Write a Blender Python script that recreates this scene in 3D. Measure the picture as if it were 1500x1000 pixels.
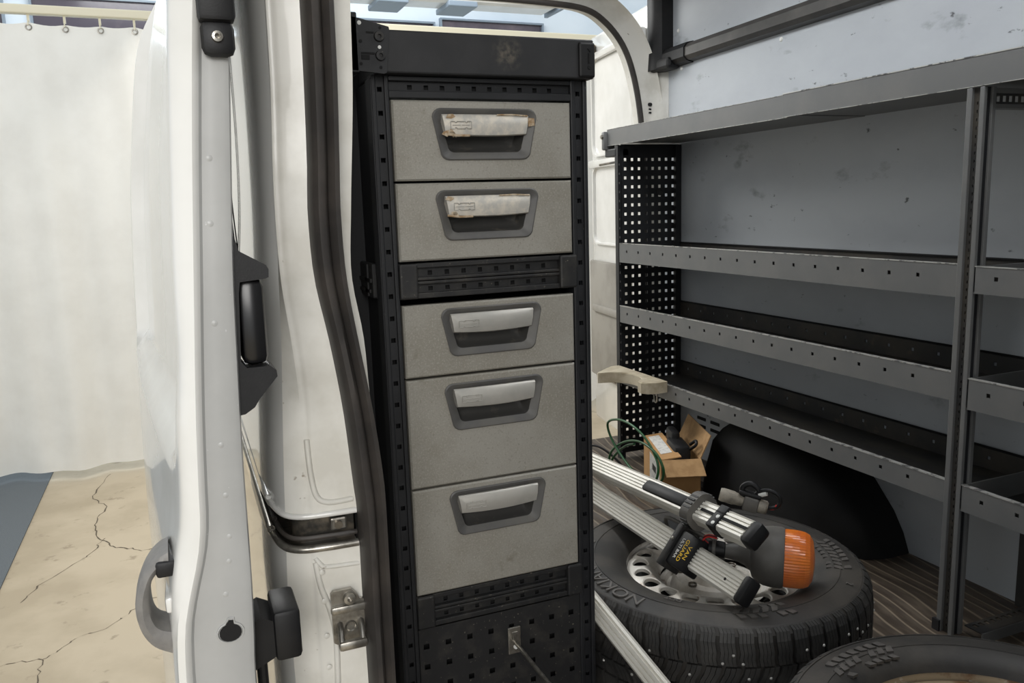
import bpy, bmesh, math, random
from mathutils import Vector, Matrix
from math import sin, cos, pi, radians as rad
random.seed(7)
V = Vector
scene = bpy.context.scene
COL = scene.collection
for o in list(bpy.data.objects): bpy.data.objects.remove(o)

# ------------------------------------------------------------------ camera
# world: X across the van (towards the far wall), Y along the van (towards the rear doors), Z up, load floor at z = 0
YAW, PITCH, ROLL, F, H = rad(22.18928), rad(9.50107), rad(-1.83424), 1196.65, 1.12
fw = V((sin(YAW)*cos(PITCH), cos(YAW)*cos(PITCH), -sin(PITCH)))
r0 = V((cos(YAW), -sin(YAW), 0)); u0 = r0.cross(fw)
rt = cos(ROLL)*r0 + sin(ROLL)*u0
up = -sin(ROLL)*r0 + cos(ROLL)*u0
cam = bpy.data.cameras.new('camera'); camo = bpy.data.objects.new('camera', cam); COL.objects.link(camo)
cam.sensor_width = 36; cam.lens = 36*F/1500; cam.clip_start = .02
camo.matrix_world = Matrix(((rt.x, up.x, -fw.x, 0), (rt.y, up.y, -fw.y, 0), (rt.z, up.z, -fw.z, H), (0, 0, 0, 1)))
scene.camera = camo

# ------------------------------------------------------------------ light
def lin(c):
    c = [x/255 for x in c[:3]]
    return tuple(x/12.92 if x <= .04045 else ((x+.055)/1.055)**2.4 for x in c)
w = bpy.data.worlds.new('world'); scene.world = w; w.use_nodes = True
bg = w.node_tree.nodes['Background']; bg.inputs[0].default_value = (.93, .97, 1.0, 1); bg.inputs[1].default_value = .92
def area(name, loc, target, sx, sy, power, col=(1, 1, 1)):
    l = bpy.data.lights.new(name, 'AREA'); l.shape = 'RECTANGLE'; l.size = sx; l.size_y = sy; l.energy = power; l.color = col
    o = bpy.data.objects.new(name, l); COL.objects.link(o); o.location = loc
    o.rotation_euler = (V(target)-V(loc)).to_track_quat('-Z', 'Y').to_euler(); return o
area('hall_lamp', (-1.1, -3.9, 2.5), (.4, 1.4, .8), 2.6, 2.0, 165, (1, .975, .94))
area('hall_lamp', (-2.2, 3.6, 4.6), (-1.2, 4.0, -.6), 3, 1.2, 12, (1, .95, .88))
area('daylight_behind', (.1, 5.3, 3.0), (2.2, 3.7, .7), 1.6, 1.2, 75, (1, .985, .95))
area('window_glow', (-1.0, 8.3, 2.6), (-.8, 6.1, -.6), 2.5, 1.5, 35, (.85, .94, 1))  # unseen light added behind the curtain; backlights it and the floor gap
area('hall_lamp', (1.0, 6.7, 3.9), (1.5, 9.0, 3.0), 3.5, .8, 70, (.97, .99, 1))  # unseen light added above the curtain to brighten the end wall
area('cargo_lamp', (1.35, 1.75, 2.03), (1.35, 1.75, 0), .35, 2.6, 20, (.97, .985, 1))  # unseen fill light added under the roof; brightens the upper side wall
vs = scene.view_settings
vs.view_transform = 'Standard'; vs.look = 'None'; vs.gamma = 1; vs.exposure = 0.0; vs.use_curve_mapping = False

# ------------------------------------------------------------------ materials
def mat(name, col, rough=.5, metal=0, col2=None, scale=6, lo=.42, hi=.62, stretch=(1, 1, 1), speck=None, bump=None, coat=0, spec=.5, trans=0, wear=None):
    m = bpy.data.materials.new(name); m.use_nodes = True
    nt = m.node_tree; N = nt.nodes; L = nt.links; b = N['Principled BSDF']
    b.inputs['Roughness'].default_value = rough; b.inputs['Metallic'].default_value = metal
    b.inputs['Coat Weight'].default_value = coat; b.inputs['Coat Roughness'].default_value = .06
    b.inputs['Specular IOR Level'].default_value = spec
    b.inputs['Transmission Weight'].default_value = trans
    c = (*lin(col), 1); b.inputs['Base Color'].default_value = c
    tc = N.new('ShaderNodeTexCoord'); mp = N.new('ShaderNodeMapping'); mp.inputs['Scale'].default_value = stretch
    L.new(tc.outputs['Object'], mp.inputs[0]); src = None
    def noise(sc, det=5, rg=.6):
        n = N.new('ShaderNodeTexNoise'); n.inputs['Scale'].default_value = sc; n.inputs['Detail'].default_value = det
        n.inputs['Roughness'].default_value = rg; L.new(mp.outputs[0], n.inputs[0]); return n
    def ramp(n, a, z):
        r = N.new('ShaderNodeMapRange'); r.inputs[1].default_value = a; r.inputs[2].default_value = z; L.new(n.outputs[0], r.inputs[0]); return r
    def mix(fac, a, bcol):
        x = N.new('ShaderNodeMix'); x.data_type = 'RGBA'; L.new(fac.outputs[0], x.inputs[0])
        if isinstance(a, tuple): x.inputs[6].default_value = a
        else: L.new(a, x.inputs[6])
        x.inputs[7].default_value = (*lin(bcol), 1); return x.outputs[2]
    src = c
    if col2: src = mix(ramp(noise(scale), lo, hi), src, col2)
    for s in ([speck] if speck and not isinstance(speck[0][0], (tuple, list)) else (speck or [])):
        src = mix(ramp(noise(s[1], s[4] if len(s) > 4 else 2), s[2], s[3]), src, s[0])
    if not isinstance(src, tuple): L.new(src, b.inputs['Base Color'])
    if bump:
        n = noise(bump[0], 3); bp = N.new('ShaderNodeBump'); bp.inputs['Strength'].default_value = bump[1]; bp.inputs['Distance'].default_value = .002
        L.new(n.outputs[0], bp.inputs['Height']); L.new(bp.outputs[0], b.inputs['Normal'])
    return m

WHITE = mat('white_paint', (226, 225, 221), .22, coat=.6, col2=(214, 213, 208), scale=3)
WHITED = mat('white_paint_dusty', (224, 222, 215), .38, coat=.25, col2=(206, 203, 194), scale=7, speck=((150, 140, 125), 60, .72, .78), bump=(25, .08))
WHITEG = mat('grey_white_primer', (178, 178, 176), .42, col2=(168, 168, 166), scale=5, coat=.15, speck=((225, 225, 225), 90, .74, .8))  # white paint, greyed to hold the shade on the door's inner frame
SEAL = mat('black_rubber_seal', (50, 47, 45), .55, col2=(66, 61, 57), scale=9, bump=(120, .1))
BPLAST = mat('black_plastic', (18, 18, 20), .5, spec=.35, col2=(27, 27, 28), scale=12, bump=(400, .08))
BMETAL = mat('black_powder_coat', (25, 26, 29), .5, col2=(33, 34, 37), scale=10, speck=((84, 82, 79), 170, .7, .8), bump=(500, .08))
BMETALD = mat('black_powder_coat_dusty', (31, 31, 32), .55, col2=(52, 50, 47), scale=26, lo=.5, hi=.72, speck=((125, 118, 105), 150, .68, .8), bump=(500, .08))
DRAWER = mat('speckled_grey_aluminium', (156, 153, 145), .5, .15, col2=(142, 138, 128), scale=5, speck=[((166, 162, 153), 300, .5, .8, 1), ((132, 128, 118), 240, .6, .85, 1), ((112, 107, 93), 11, .66, .78, 4)], bump=(600, .04))
RECESS = mat('dark_grey_plastic', (84, 83, 82), .48, col2=(94, 92, 88), scale=14, bump=(500, .06))
BOWL = mat('dusty_grey_plastic', (66, 65, 63), .6, col2=(108, 102, 92), scale=30, lo=.55, hi=.75)
ALU = mat('brushed_aluminium', (184, 181, 174), .42, .4, col2=(172, 170, 164), scale=14)
TAPE = mat('brown_torn_tape', (150, 122, 88), .6, col2=(196, 182, 160), scale=90, lo=.4, hi=.6)
FOIL = mat('worn_foil', (190, 187, 180), .5, .3, col2=(214, 207, 194), scale=60)
STEEL = mat('grey_shelf_steel', (110, 111, 111), .42, .2, col2=(116, 116, 115), scale=9, speck=[((150, 148, 142), 35, .72, .8, 6)], bump=(300, .04))
STEELU = mat('dark_shelf_tray', (52, 52, 52), .5, .1, col2=(72, 68, 62), scale=5, stretch=(2.5, 1, 1), speck=[((92, 84, 72), 24, .62, .8, 6)])
EDGE = mat('bare_metal_edge', (200, 199, 195), .35, .6, col2=(120, 120, 120), scale=40, lo=.52, hi=.6)  # bare metal wear and lit shelf edges share this bright colour
GALV = mat('galvanised_steel', (170, 166, 158), .3, .85, col2=(135, 131, 124), scale=50)
DSTEEL = mat('dark_groove_metal', (70, 68, 64), .3, .6, col2=(120, 112, 100), scale=25)
PANEL = mat('grey_white_wall_board', (186, 191, 196), .55, col2=(176, 181, 187), scale=2.2, speck=[((140, 144, 148), 9, .63, .76, 8), ((88, 90, 93), 26, .675, .735, 4)], stretch=(1, .7, 1.3))
TRIM = mat('charcoal_trim_plastic', (58, 56, 54), .45, col2=(74, 71, 67), scale=6, bump=(300, .06))
ARCH = mat('black_moulded_liner', (24, 24, 25), .62, spec=.3, col2=(31, 31, 31), scale=6, bump=(90, .12))
RUBBER = mat('tyre_rubber', (44, 42, 40), .58, col2=(64, 60, 55), scale=8, bump=(160, .12))
TREAD = mat('tread_rubber', (44, 43, 42), .6, col2=(66, 64, 61), scale=12, bump=(300, .2))
LETTER = mat('raised_tyre_lettering', (92, 88, 84), .6, col2=(98, 95, 91), scale=30)
RIM = mat('silver_wheel_paint', (206, 202, 194), .4, .2, col2=(168, 160, 148), scale=9, speck=[((120, 84, 52), 22, .62, .72, 6)])
RIMR = mat('rusty_wheel_rim', (176, 158, 132), .4, .3, col2=(120, 84, 50), scale=16, lo=.45, hi=.6, speck=[((210, 200, 185), 40, .6, .68, 5)])
LETTER2 = mat('raised_tyre_marks', (72, 69, 66), .6, col2=(84, 80, 76), scale=40)
STUD = mat('stud_metal', (205, 203, 198), .35, .5)
AMBER = mat('amber_lens', (244, 128, 14), .25, spec=.6, col2=(228, 108, 8), scale=20, coat=.4)
BRUB = mat('grey_black_rubber', (82, 80, 77), .55, col2=(98, 95, 90), scale=9, bump=(80, .08))
CARD = mat('cardboard', (188, 146, 96), .75, col2=(172, 130, 82), scale=6, stretch=(1, 1, 1))
CARDD = mat('cardboard_inside', (176, 140, 96), .8, col2=(160, 124, 82), scale=30)
PAPER = mat('label_paper', (218, 216, 210), .6, col2=(190, 190, 188), scale=70, lo=.5, hi=.6)
INK = mat('dark_print', (40, 38, 36), .6)
GREEN = mat('green_cable_sheath', (28, 84, 44), .35, spec=.6)
CREAM = mat('cream_plastic', (196, 186, 164), .5, col2=(172, 160, 136), scale=18)
CURT = mat('white_vinyl_curtain', (236, 231, 221), .5, col2=(226, 220, 209), scale=2.5)
RAILM = mat('cream_rail', (226, 220, 196), .45)
CONC = mat('beige_concrete', (186, 172, 148), .55, col2=(168, 154, 130), scale=1.6, speck=[((150, 136, 114), 11, .62, .72, 6)], bump=(60, .06))
MATM = mat('blue_grey_mat', (88, 94, 98), .9, col2=(104, 110, 114), scale=260, bump=(300, .5))
CRACK = mat('crack_shadow', (92, 82, 68), .9)  # dark brown tone of the floor cracks
HALLW = mat('pale_blue_hall_cladding', (216, 228, 238), .6, col2=(206, 220, 232), scale=1)
HGLASS = mat('dark_hall_glass', (72, 66, 78), .15, col2=(104, 94, 102), scale=1.5, spec=.6)
HFRAME = mat('blue_grey_window_frame', (128, 142, 156), .4)
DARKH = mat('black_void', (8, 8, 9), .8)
YELLOW = mat('yellow_print', (240, 196, 40), .5)
WPRINT = mat('white_print', (230, 230, 226), .5)
REDW = mat('red_wire', (196, 40, 36), .4)
RTRIM = mat('grey_door_trim', (150, 146, 138), .6, col2=(132, 128, 120), scale=4)
FLOORM = mat('vinyl_wood_floor', (66, 57, 49), .5, col2=(86, 76, 65), scale=9, stretch=(4, 1, 1), speck=[((112, 101, 88), 14, .66, .76, 6)])
def floor_waves(m):
    nt = m.node_tree; N = nt.nodes; L = nt.links; b = N['Principled BSDF']
    tc = N.new('ShaderNodeTexCoord'); wv = N.new('ShaderNodeTexWave'); wv.bands_direction = 'X'
    wv.inputs['Scale'].default_value = 8; wv.inputs['Distortion'].default_value = 7; wv.inputs['Detail'].default_value = 1.2
    wv.inputs['Detail Scale'].default_value = .55
    mp = N.new('ShaderNodeMapping'); mp.inputs['Scale'].default_value = (1, .55, 1); mp.inputs['Rotation'].default_value = (0, 0, .25)
    L.new(tc.outputs['Object'], mp.inputs[0]); L.new(mp.outputs[0], wv.inputs[0])
    r = N.new('ShaderNodeMapRange'); r.inputs[1].default_value = .9; r.inputs[2].default_value = 1.0; r.inputs[4].default_value = .6; L.new(wv.outputs[1], r.inputs[0])
    x = N.new('ShaderNodeMix'); x.data_type = 'RGBA'; old = b.inputs['Base Color'].links[0].from_socket
    L.new(r.outputs[0], x.inputs[0]); L.new(old, x.inputs[6]); x.inputs[7].default_value = (*lin((150, 136, 118)), 1)
    L.new(x.outputs[2], b.inputs['Base Color'])
    bp = N.new('ShaderNodeBump'); bp.inputs['Strength'].default_value = .5; bp.inputs['Distance'].default_value = .004
    L.new(wv.outputs[1], bp.inputs['Height']); L.new(bp.outputs[0], b.inputs['Normal'])
floor_waves(FLOORM)
def translucent(m, fac):
    nt = m.node_tree; N = nt.nodes; L = nt.links; b = N['Principled BSDF']
    t = N.new('ShaderNodeBsdfTranslucent'); t.inputs[0].default_value = (.9, .88, .84, 1); mx = N.new('ShaderNodeMixShader'); mx.inputs[0].default_value = fac
    L.new(b.outputs[0], mx.inputs[1]); L.new(t.outputs[0], mx.inputs[2]); L.new(mx.outputs[0], N['Material Output'].inputs[0])
translucent(CURT, .3); translucent(AMBER, .25)

# ------------------------------------------------------------------ mesh helpers
class MB:
    def __init__(s): s.v = []; s.f = []
    def add(s, vs, fs):
        k = len(s.v); s.v += [V(p) for p in vs]; s.f += [tuple(i+k for i in f) for f in fs]; return s
    def box(s, x0, x1, y0, y1, z0, z1, M=None, bev=0):
        if bev:
            bm = bmesh.new(); bmesh.ops.create_cube(bm, size=1)
            for q in bm.verts: q.co = V(((x0+x1)/2+q.co.x*(x1-x0), (y0+y1)/2+q.co.y*(y1-y0), (z0+z1)/2+q.co.z*(z1-z0)))
            bmesh.ops.bevel(bm, geom=bm.edges[:], offset=min(bev, .45*min(x1-x0, y1-y0, z1-z0)), segments=2, affect='EDGES', profile=.5)
            bm.verts.index_update(); vs = [q.co.copy() for q in bm.verts]; fs = [[q.index for q in f.verts] for f in bm.faces]; bm.free()
        else:
            vs = [V((x, y, z)) for z in (z0, z1) for y in (y0, y1) for x in (x0, x1)]
            fs = [(0, 2, 3, 1), (4, 5, 7, 6), (0, 1, 5, 4), (2, 6, 7, 3), (0, 4, 6, 2), (1, 3, 7, 5)]
        if M: vs = [M @ p for p in vs]
        return s.add(vs, fs)
    def grid(s, rows, closed=False):
        n = len(rows[0]); vs = [p for r in rows for p in r]; fs = []
        for i in range(len(rows)-1):
            for j in range(n if closed else n-1):
                a = i*n+j; b = i*n+(j+1) % n; fs.append((a, b, b+n, a+n))
        return s.add(vs, fs)
    def tube(s, pts, r, n=8, closed=False, sq=1.0):
        pts = [V(p) for p in pts]; k = len(pts); rows = []; ref = None
        for i in range(k):
            a = pts[(i-1) % k] if (closed or i) else pts[0]; b = pts[(i+1) % k] if (closed or i < k-1) else pts[-1]
            t = (b-a).normalized()
            if ref is None: ref = t.orthogonal().normalized()
            ref = (ref-t*ref.dot(t)).normalized(); q = t.cross(ref)
            rr = r[i] if isinstance(r, (list, tuple)) else r
            rows.append([pts[i]+rr*(cos(2*pi*j/n)*ref+sq*sin(2*pi*j/n)*q) for j in range(n)])
        if closed: rows.append(rows[0])
        s.grid(rows, True)
        if not closed:
            m = len(s.v); s.f.append(tuple(range(m-n, m))); s.f.append(tuple(reversed(range(m-len(rows)*n, m-len(rows)*n+n))))
        return s
    def cyl(s, p0, p1, r, n=16, r1=None):
        return s.tube([p0, p1], [r, r if r1 is None else r1], n)
    def lathe(s, prof, n=32, M=None, cap=False):
        rows = [[V((r*cos(2*pi*j/n), r*sin(2*pi*j/n), h)) for j in range(n)] for r, h in prof]
        if M: rows = [[M @ p for p in r] for r in rows]
        m0 = len(s.v); s.grid(rows, True)
        if cap: s.f.append(tuple(range(m0, m0+n))); m = len(s.v); s.f.append(tuple(range(m-n, m)))
        return s
    def prism(s, poly, fn, d0, d1):          # poly of (a, b); fn(a, b, d) gives the point
        n = len(poly); vs = [V(fn(a, b, d)) for d in (d0, d1) for a, b in poly]
        fs = [tuple(range(n)), tuple(reversed(range(n, 2*n)))]+[(i, (i+1) % n, n+(i+1) % n, n+i) for i in range(n)]
        return s.add(vs, fs)
    def perf(s, o, u, v, n, W, Hh, holes_u, holes_v, hw, hh, t):   # plate with a grid of square holes
        o, u, v, n = V(o), V(u), V(v), V(n)
        us = [0]+[x for c in holes_u for x in (c-hw/2, c+hw/2)]+[W]; ws = [0]+[x for c in holes_v for x in (c-hh/2, c+hh/2)]+[Hh]
        A = [[o+u*x+v*y for x in us] for y in ws]; B = [[p-n*t for p in r] for r in A]
        nu = len(us); k = nu*len(ws); vs = [p for r in A for p in r]+[p for r in B for p in r]; fs = []
        for j in range(len(ws)-1):
            for i in range(nu-1):
                a, b, c, d = j*nu+i, j*nu+i+1, (j+1)*nu+i+1, (j+1)*nu+i
                if i % 2 and j % 2: fs += [(a, a+k, b+k, b), (b, b+k, c+k, c), (c, c+k, d+k, d), (d, d+k, a+k, a)]
                else: fs += [(a, b, c, d), (a+k, d+k, c+k, b+k)]
        m = nu-1; top = (len(ws)-1)*nu
        for i in range(m): fs += [(i, i+k, i+1+k, i+1), (top+i, top+i+1, top+i+1+k, top+i+k)]
        for j in range(len(ws)-1): fs += [(j*nu, (j+1)*nu, (j+1)*nu+k, j*nu+k), (j*nu+m, j*nu+m+k, (j+1)*nu+m+k, (j+1)*nu+m)]
        return s.add(vs, fs)
    def build(s, name, m, parent=None, smooth=None, local=False, M=None):
        me = bpy.data.meshes.new(name); me.from_pydata([tuple(M @ p if M else p) for p in s.v], [], s.f); me.validate()
        bm = bmesh.new(); bm.from_mesh(me); bmesh.ops.recalc_face_normals(bm, faces=bm.faces[:]); bm.to_mesh(me); bm.free()
        me.materials.append(m)
        if smooth:
            me.polygons.foreach_set('use_smooth', [True]*len(me.polygons)); me.set_sharp_from_angle(angle=rad(smooth))
        o = bpy.data.objects.new(name, me); COL.objects.link(o)
        if parent:
            o.parent = parent
            if not local and parent.type == 'EMPTY': o.matrix_parent_inverse = Matrix.LocRotScale(parent.location, parent.rotation_euler, None).inverted()
        return o
def tag(o, label, cat, group=None):
    o['label'] = label; o['category'] = cat
    if group: o['group'] = group
    return o
def thing(name, label, cat, loc=(0, 0, 0), rot=(0, 0, 0), group=None):
    o = bpy.data.objects.new(name, None); COL.objects.link(o); o.location = loc; o.rotation_euler = rot; o.empty_display_size = .05
    return tag(o, label, cat, group)
def struct(o): o['kind'] = 'structure'; return o
def interp(tab, x):
    if x <= tab[0][0]: return tab[0][1]
    n = len(tab)
    def slope(i):
        a, b = tab[max(0, i-1)], tab[min(n-1, i+1)]; return (b[1]-a[1])/(b[0]-a[0])
    for i in range(n-1):
        (a, p), (b, q) = tab[i], tab[i+1]
        if x <= b:
            d = b-a; t = (x-a)/d; m0, m1 = slope(i)*d, slope(i+1)*d
            return (2*t**3-3*t*t+1)*p+(t**3-2*t*t+t)*m0+(3*t*t-2*t**3)*q+(t**3-t*t)*m1
    return tab[-1][1]
def spline(pts, n=6, closed=False):
    P = [V(p) for p in pts]; k = len(P); out = []
    rng = range(k) if closed else range(k-1)
    for i in rng:
        p0 = P[(i-1) % k] if closed or i else P[0]; p1 = P[i]; p2 = P[(i+1) % k]; p3 = P[(i+2) % k] if closed or i+2 < k else P[-1]
        for j in range(n):
            t = j/n; out.append(.5*((2*p1)+(p2-p0)*t+(2*p0-5*p1+4*p2-p3)*t*t+(3*p1-p0-3*p2+p3)*t**3))
    if not closed: out.append(P[-1])
    return out
def rrect(w, h, r, n=4, wb=None):             # rounded trapezoid, w at the top, wb at the bottom
    wb = w if wb is None else wb; out = []
    for (cx, cy, a0) in ((w/2-r, h/2-r, 0), (-w/2+r, h/2-r, 90), (-wb/2+r, -h/2+r, 180), (wb/2-r, -h/2+r, 270)):
        for j in range(n+1):
            a = rad(a0+90*j/n); out.append((cx+r*cos(a), cy+r*sin(a)))
    return out
def plate_hole(mb, loop, rect, fn, c=(0, 0)):  # fills between a rectangle (x0, x1, y0, y1) and a loop around c
    x0, x1, y0, y1 = rect; out = []
    for a, b in loop:
        dx, dy = a-c[0], b-c[1]; ts = []
        if abs(dx) > 1e-9: ts.append(((x1 if dx > 0 else x0)-c[0])/dx)
        if abs(dy) > 1e-9: ts.append(((y1 if dy > 0 else y0)-c[1])/dy)
        t = min(ts); out.append([c[0]+dx*t, c[1]+dy*t])
    for X, Y in ((x0, y0), (x0, y1), (x1, y0), (x1, y1)):
        i = min(range(len(out)), key=lambda i: (out[i][0]-X)**2+(out[i][1]-Y)**2); out[i] = [X, Y]
    mb.grid([[V(fn(a, b)) for a, b in out], [V(fn(a, b)) for a, b in loop]], True); return out
def text_mesh(txt, size, extr=0.0):
    c = bpy.data.curves.new('t', 'FONT'); c.body = txt; c.size = size; c.align_x = 'CENTER'; c.align_y = 'CENTER'; c.extrude = extr; c.resolution_u = 3
    o = bpy.data.objects.new('t', c); COL.objects.link(o); dg = bpy.context.evaluated_depsgraph_get()
    me = bpy.data.meshes.new_from_object(o.evaluated_get(dg)); vs = [v.co.copy() for v in me.vertices]; fs = [tuple(p.vertices) for p in me.polygons]
    bpy.data.objects.remove(o); bpy.data.meshes.remove(me); bpy.data.curves.remove(c); return vs, fs
def axes(x, y, z, o):                         # matrix from three axis vectors and an origin
    return Matrix(((x.x, y.x, z.x, o.x), (x.y, y.y, z.y, o.y), (x.z, y.z, z.z, o.z), (0, 0, 0, 1)))

# ================================================================== THE HALL
hf = struct(MB().box(-9, 12, -4, 14, -.65, -.6).build('floor', CONC)); hf['label'] = 'cracked beige concrete hall floor beside and behind the van'
for pts in ([(-.53, 6.0), (-.6, 5.55), (-.52, 5.3), (-.56, 5.0), (-.50, 4.75), (-.42, 4.6), (-.3, 4.5), (-.22, 4.47), (-.1, 4.4)],
            [(-.50, 4.75), (-.55, 4.55), (-.72, 4.3), (-.80, 4.1)],
            [(-.95, 3.5), (-.75, 3.52), (-.62, 3.5), (-.53, 3.6), (-.40, 3.68), (-.28, 3.82), (-.1, 3.95)], [(-.62, 3.5), (-.63, 3.3), (-.60, 3.1), (-.62, 2.9)]):
    P = spline([(x, y, 0) for x, y in pts], 7); rows = []
    for i, p in enumerate(P):
        p = p+V((random.uniform(-.012, .012), random.uniform(-.012, .012), -.5992)); d = V((.0025, .0015, 0))*random.uniform(.5, 1.8); rows.append([p-d, p+d])
    struct(MB().grid(rows).build('floor_crack', CRACK, hf))
rug = MB().box(-3.4, -.905, 2.0, 7.0, -.6, -.592).build('floor_mat', MATM); tag(rug, 'blue-grey floor mat lying on the beige concrete at the left edge', 'mat')
# end wall of the hall with strip windows
hw = struct(MB().box(-9, 12, 9.05, 9.15, -.6, 7).build('wall_back', HALLW)); hw['label'] = 'pale blue-white hall wall beyond the curtain'
def strip_window(x0, x1, z0, z1, n):
    fr = MB()
    for (a, b, c, d) in ((x0, x1, z0-.02, z0), (x0, x1, z1, z1+.02), (x0-.02, x0, z0-.02, z1+.02), (x1, x1+.02, z0-.02, z1+.02)): fr.box(a, b, 8.99, 9.05, c, d)
    f = struct(fr.build('window_%d' % n, HFRAME)); MB().box(x0, x1, 9.03, 9.05, z0, z1).build('pane', HGLASS, f)
strip_window(1.75, 2.86, 2.99, 3.1, 1); strip_window(2.96, 4.17, 3.01, 3.15, 2); strip_window(-1.0, 1.6, 2.86, 3.15, 3)
strip_window(-3.6, -1.25, 2.82, 3.15, 4)
# curtain rail, hooks, curtain
YK = 6.05
rail = thing('curtain_rail', 'cream horizontal curtain rail running across the hall behind the van', 'rail', (-1, YK, 2.4))
MB().box(-4, 4.6, YK-.03, YK+.03, 2.375, 2.43, bev=.008).build('rail_bar', RAILM, rail)
for hx in [-.7+.2*i for i in range(-9, 26)]:
    MB().box(hx-.007, hx+.007, YK-.006, YK+.006, 2.33, 2.376).tube([(hx, YK, 2.34), (hx, YK-.035, 2.325), (hx, YK-.035, 2.305)], .004, 6).build('hook', RAILM, rail)
cur = thing('curtain', 'white vinyl curtain hanging from a rail on eyelets at the left', 'curtain', (-1.5, YK, -.55))
rows = []
for i in range(14):
    z = 2.325-(2.325+.545)*i/13; k = .35+.65*i/13; row = []
    for j in range(260):
        x = -4+8.5*j/259; y = YK+.045*k*sin(x*9.5+.6*sin(x*2.3))+.025*k*sin(x*23+1.7)+.02*k*sin(x*4.1)
        row.append((x, y, z-(.012*abs(sin((x+.7)*pi/.2)) if i == 0 else 0)))
    rows.append(row)
MB().grid(rows).build('curtain_sheet', CURT, cur, 60)
for hx in [-.7+.2*i for i in range(-9, 26)]:
    y = YK+.3*.045*sin(hx*9.5+.6*sin(hx*2.3))-.012
    MB().tube([(hx+.016*cos(a), y, 2.295+.016*sin(a)) for a in [2*pi*q/14 for q in range(14)]], .0045, 6, True).build('eyelet', GALV, cur)
# white overhead duct with dark hangers seen over the rear doors
du = thing('overhead_duct', 'white rounded overhead duct with dark hangers above the rear opening', 'duct', (2.2, 7.6, 3.2))
MB().box(.6, 3.62, 7.4, 7.75, 2.95, 3.35, bev=.06).build('duct_body', WHITE, du)
for x in (1.85, 2.5): MB().box(x, x+.28, 7.38, 7.78, 2.91, 2.96, bev=.01).build('hanger', HFRAME, du)
MB().box(3.62, 3.66, 7.39, 7.76, 2.94, 3.36, bev=.005).build('end_cap', HFRAME, du)

# ================================================================== VAN SHELL (setting)
lf = struct(MB().box(.3, 2.06, -.4, 3.36, -.04, 0).build('floor', FLOORM)); lf['label'] = 'dark brown wood-look vinyl load floor of the van'
wr = struct(MB().box(2.05, 2.09, -.4, 3.24, -.02, 2.1).build('wall_right', PANEL)); wr['label'] = 'grey-white lined side wall of the van behind the shelves'
for (y, z) in ((3.06, 1.82), (3.035, 1.664), (2.42, 1.665), (1.75, 1.66), (2.4, 1.88)):
    MB().lathe([(.0001, .004), (.006, .0035), (.009, 0)], 12, axes(V((0, 1, 0)), V((0, 0, 1)), V((-1, 0, 0)), V((2.05, y, z)))).build('rivet', WPRINT, wr)
for i, (y0, y1) in enumerate(((2.905, 2.845), (2.81, 2.75), (2.72, 2.64))):
    for z in (.214, .18, .146):
        if i == 2 and z < .2: continue
        MB().box(2.046, 2.051, y1, y0, z-.007, z+.007, bev=.002).build('vent_slot', DARKH, wr)
ce = struct(MB().box(.2, 2.09, .1, 3.3, 2.06, 2.1).build('ceiling', WHITEG)); ce['label'] = 'painted metal roof of the van'
bh = struct(MB().box(.2, 2.09, -.16, -.12, -.04, 2.1).build('wall_front', WHITEG)); bh['label'] = 'bulkhead behind the cab at the front of the load area'
wl = struct(MB().box(.200, .222, 1.24, 3.28, -.02, 2.06).build('wall_left', WHITEG)); wl['label'] = 'near side wall of the van behind the drawer cabinet'
# charcoal trims on the upper wall
t1 = struct(MB().prism([(0, 0), (-.03, .006), (-.045, .02), (-.045, .052), (-.03, .07), (0, .078)], lambda a, b, d: (2.05+a, d, 1.678+b+.012*(3.0-d)), .2, 2.95).build('trim_1', TRIM, None, 30)); t1['label'] = 'charcoal plastic cable duct along the upper side wall'
MB().prism([(0, -.004), (-.034, .003), (-.05, .018), (-.05, .054), (-.034, .075), (0, .082)], lambda a, b, d: (2.05+a, d, 1.678+b+.012*(3.0-d)), 2.95, 3.12).build('end_cap', BPLAST, t1, 30)
t2 = struct(MB().prism([(1.985, 3.20), (1.974, 3.17), (1.980, 3.135), (2.0, 3.108), (2.056, 3.098), (2.056, 3.20)], lambda a, b, d: (a, b, d), 1.672, 2.08).build('trim_2', BPLAST, None, 30)); t2['label'] = 'black vertical trim beside the rear door frame'
MB().box(1.985, 2.052, 3.04, 3.19, 1.664, 1.712, bev=.014).build('corner_piece', BPLAST, t2)
# rear door frame with curved opening, drawn as inner loop swept to a flange
RF = [(.45, -.05), (.45, 1.70), (.55, 1.86), (.8, 1.935), (1.2, 1.945), (1.52, 1.94), (1.70, 1.925), (1.80, 1.875), (1.88, 1.79), (1.93, 1.68), (1.965, 1.52), (1.985, 1.3), (1.99, .9), (1.99, -.05)]
ins = spline([(x, 0, z) for x, z in RF], 5)
rows = []
for k, p in enumerate(ins):
    a = ins[max(0, k-1)]; b = ins[min(len(ins)-1, k+1)]; t = (b-a).normalized(); n = V((-t.z, 0, t.x)); off = lambda d, y: V((min(max(p.x+n.x*d, .23), 2.055), y, min(p.z+n.z*d, 2.07)))
    rows.append([off(.0, 3.30), off(0, 3.235), off(.018, 3.222), off(.045, 3.20), off(.062, 3.17), off(.066, 3.15), off(.066, 3.26)])
rfm = struct(MB().grid(rows).build('rear_door_frame', WHITED, None, 40)); rfm['label'] = 'white painted metal frame around the open rear doorway'
MB().tube([p+V((0, 3.235, 0)) for p in ins], .013, 8).build('rubber_seal', SEAL, rfm, 60)
MB().prism([(1.990, 3.245), (1.994, 3.215), (2.006, 3.185), (2.036, 3.138), (2.056, 3.13), (2.056, 3.245)], lambda a, b, d: (a, b, d), 1.36, 1.675).build('pillar_cover', WHITED, rfm, 40)
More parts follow.
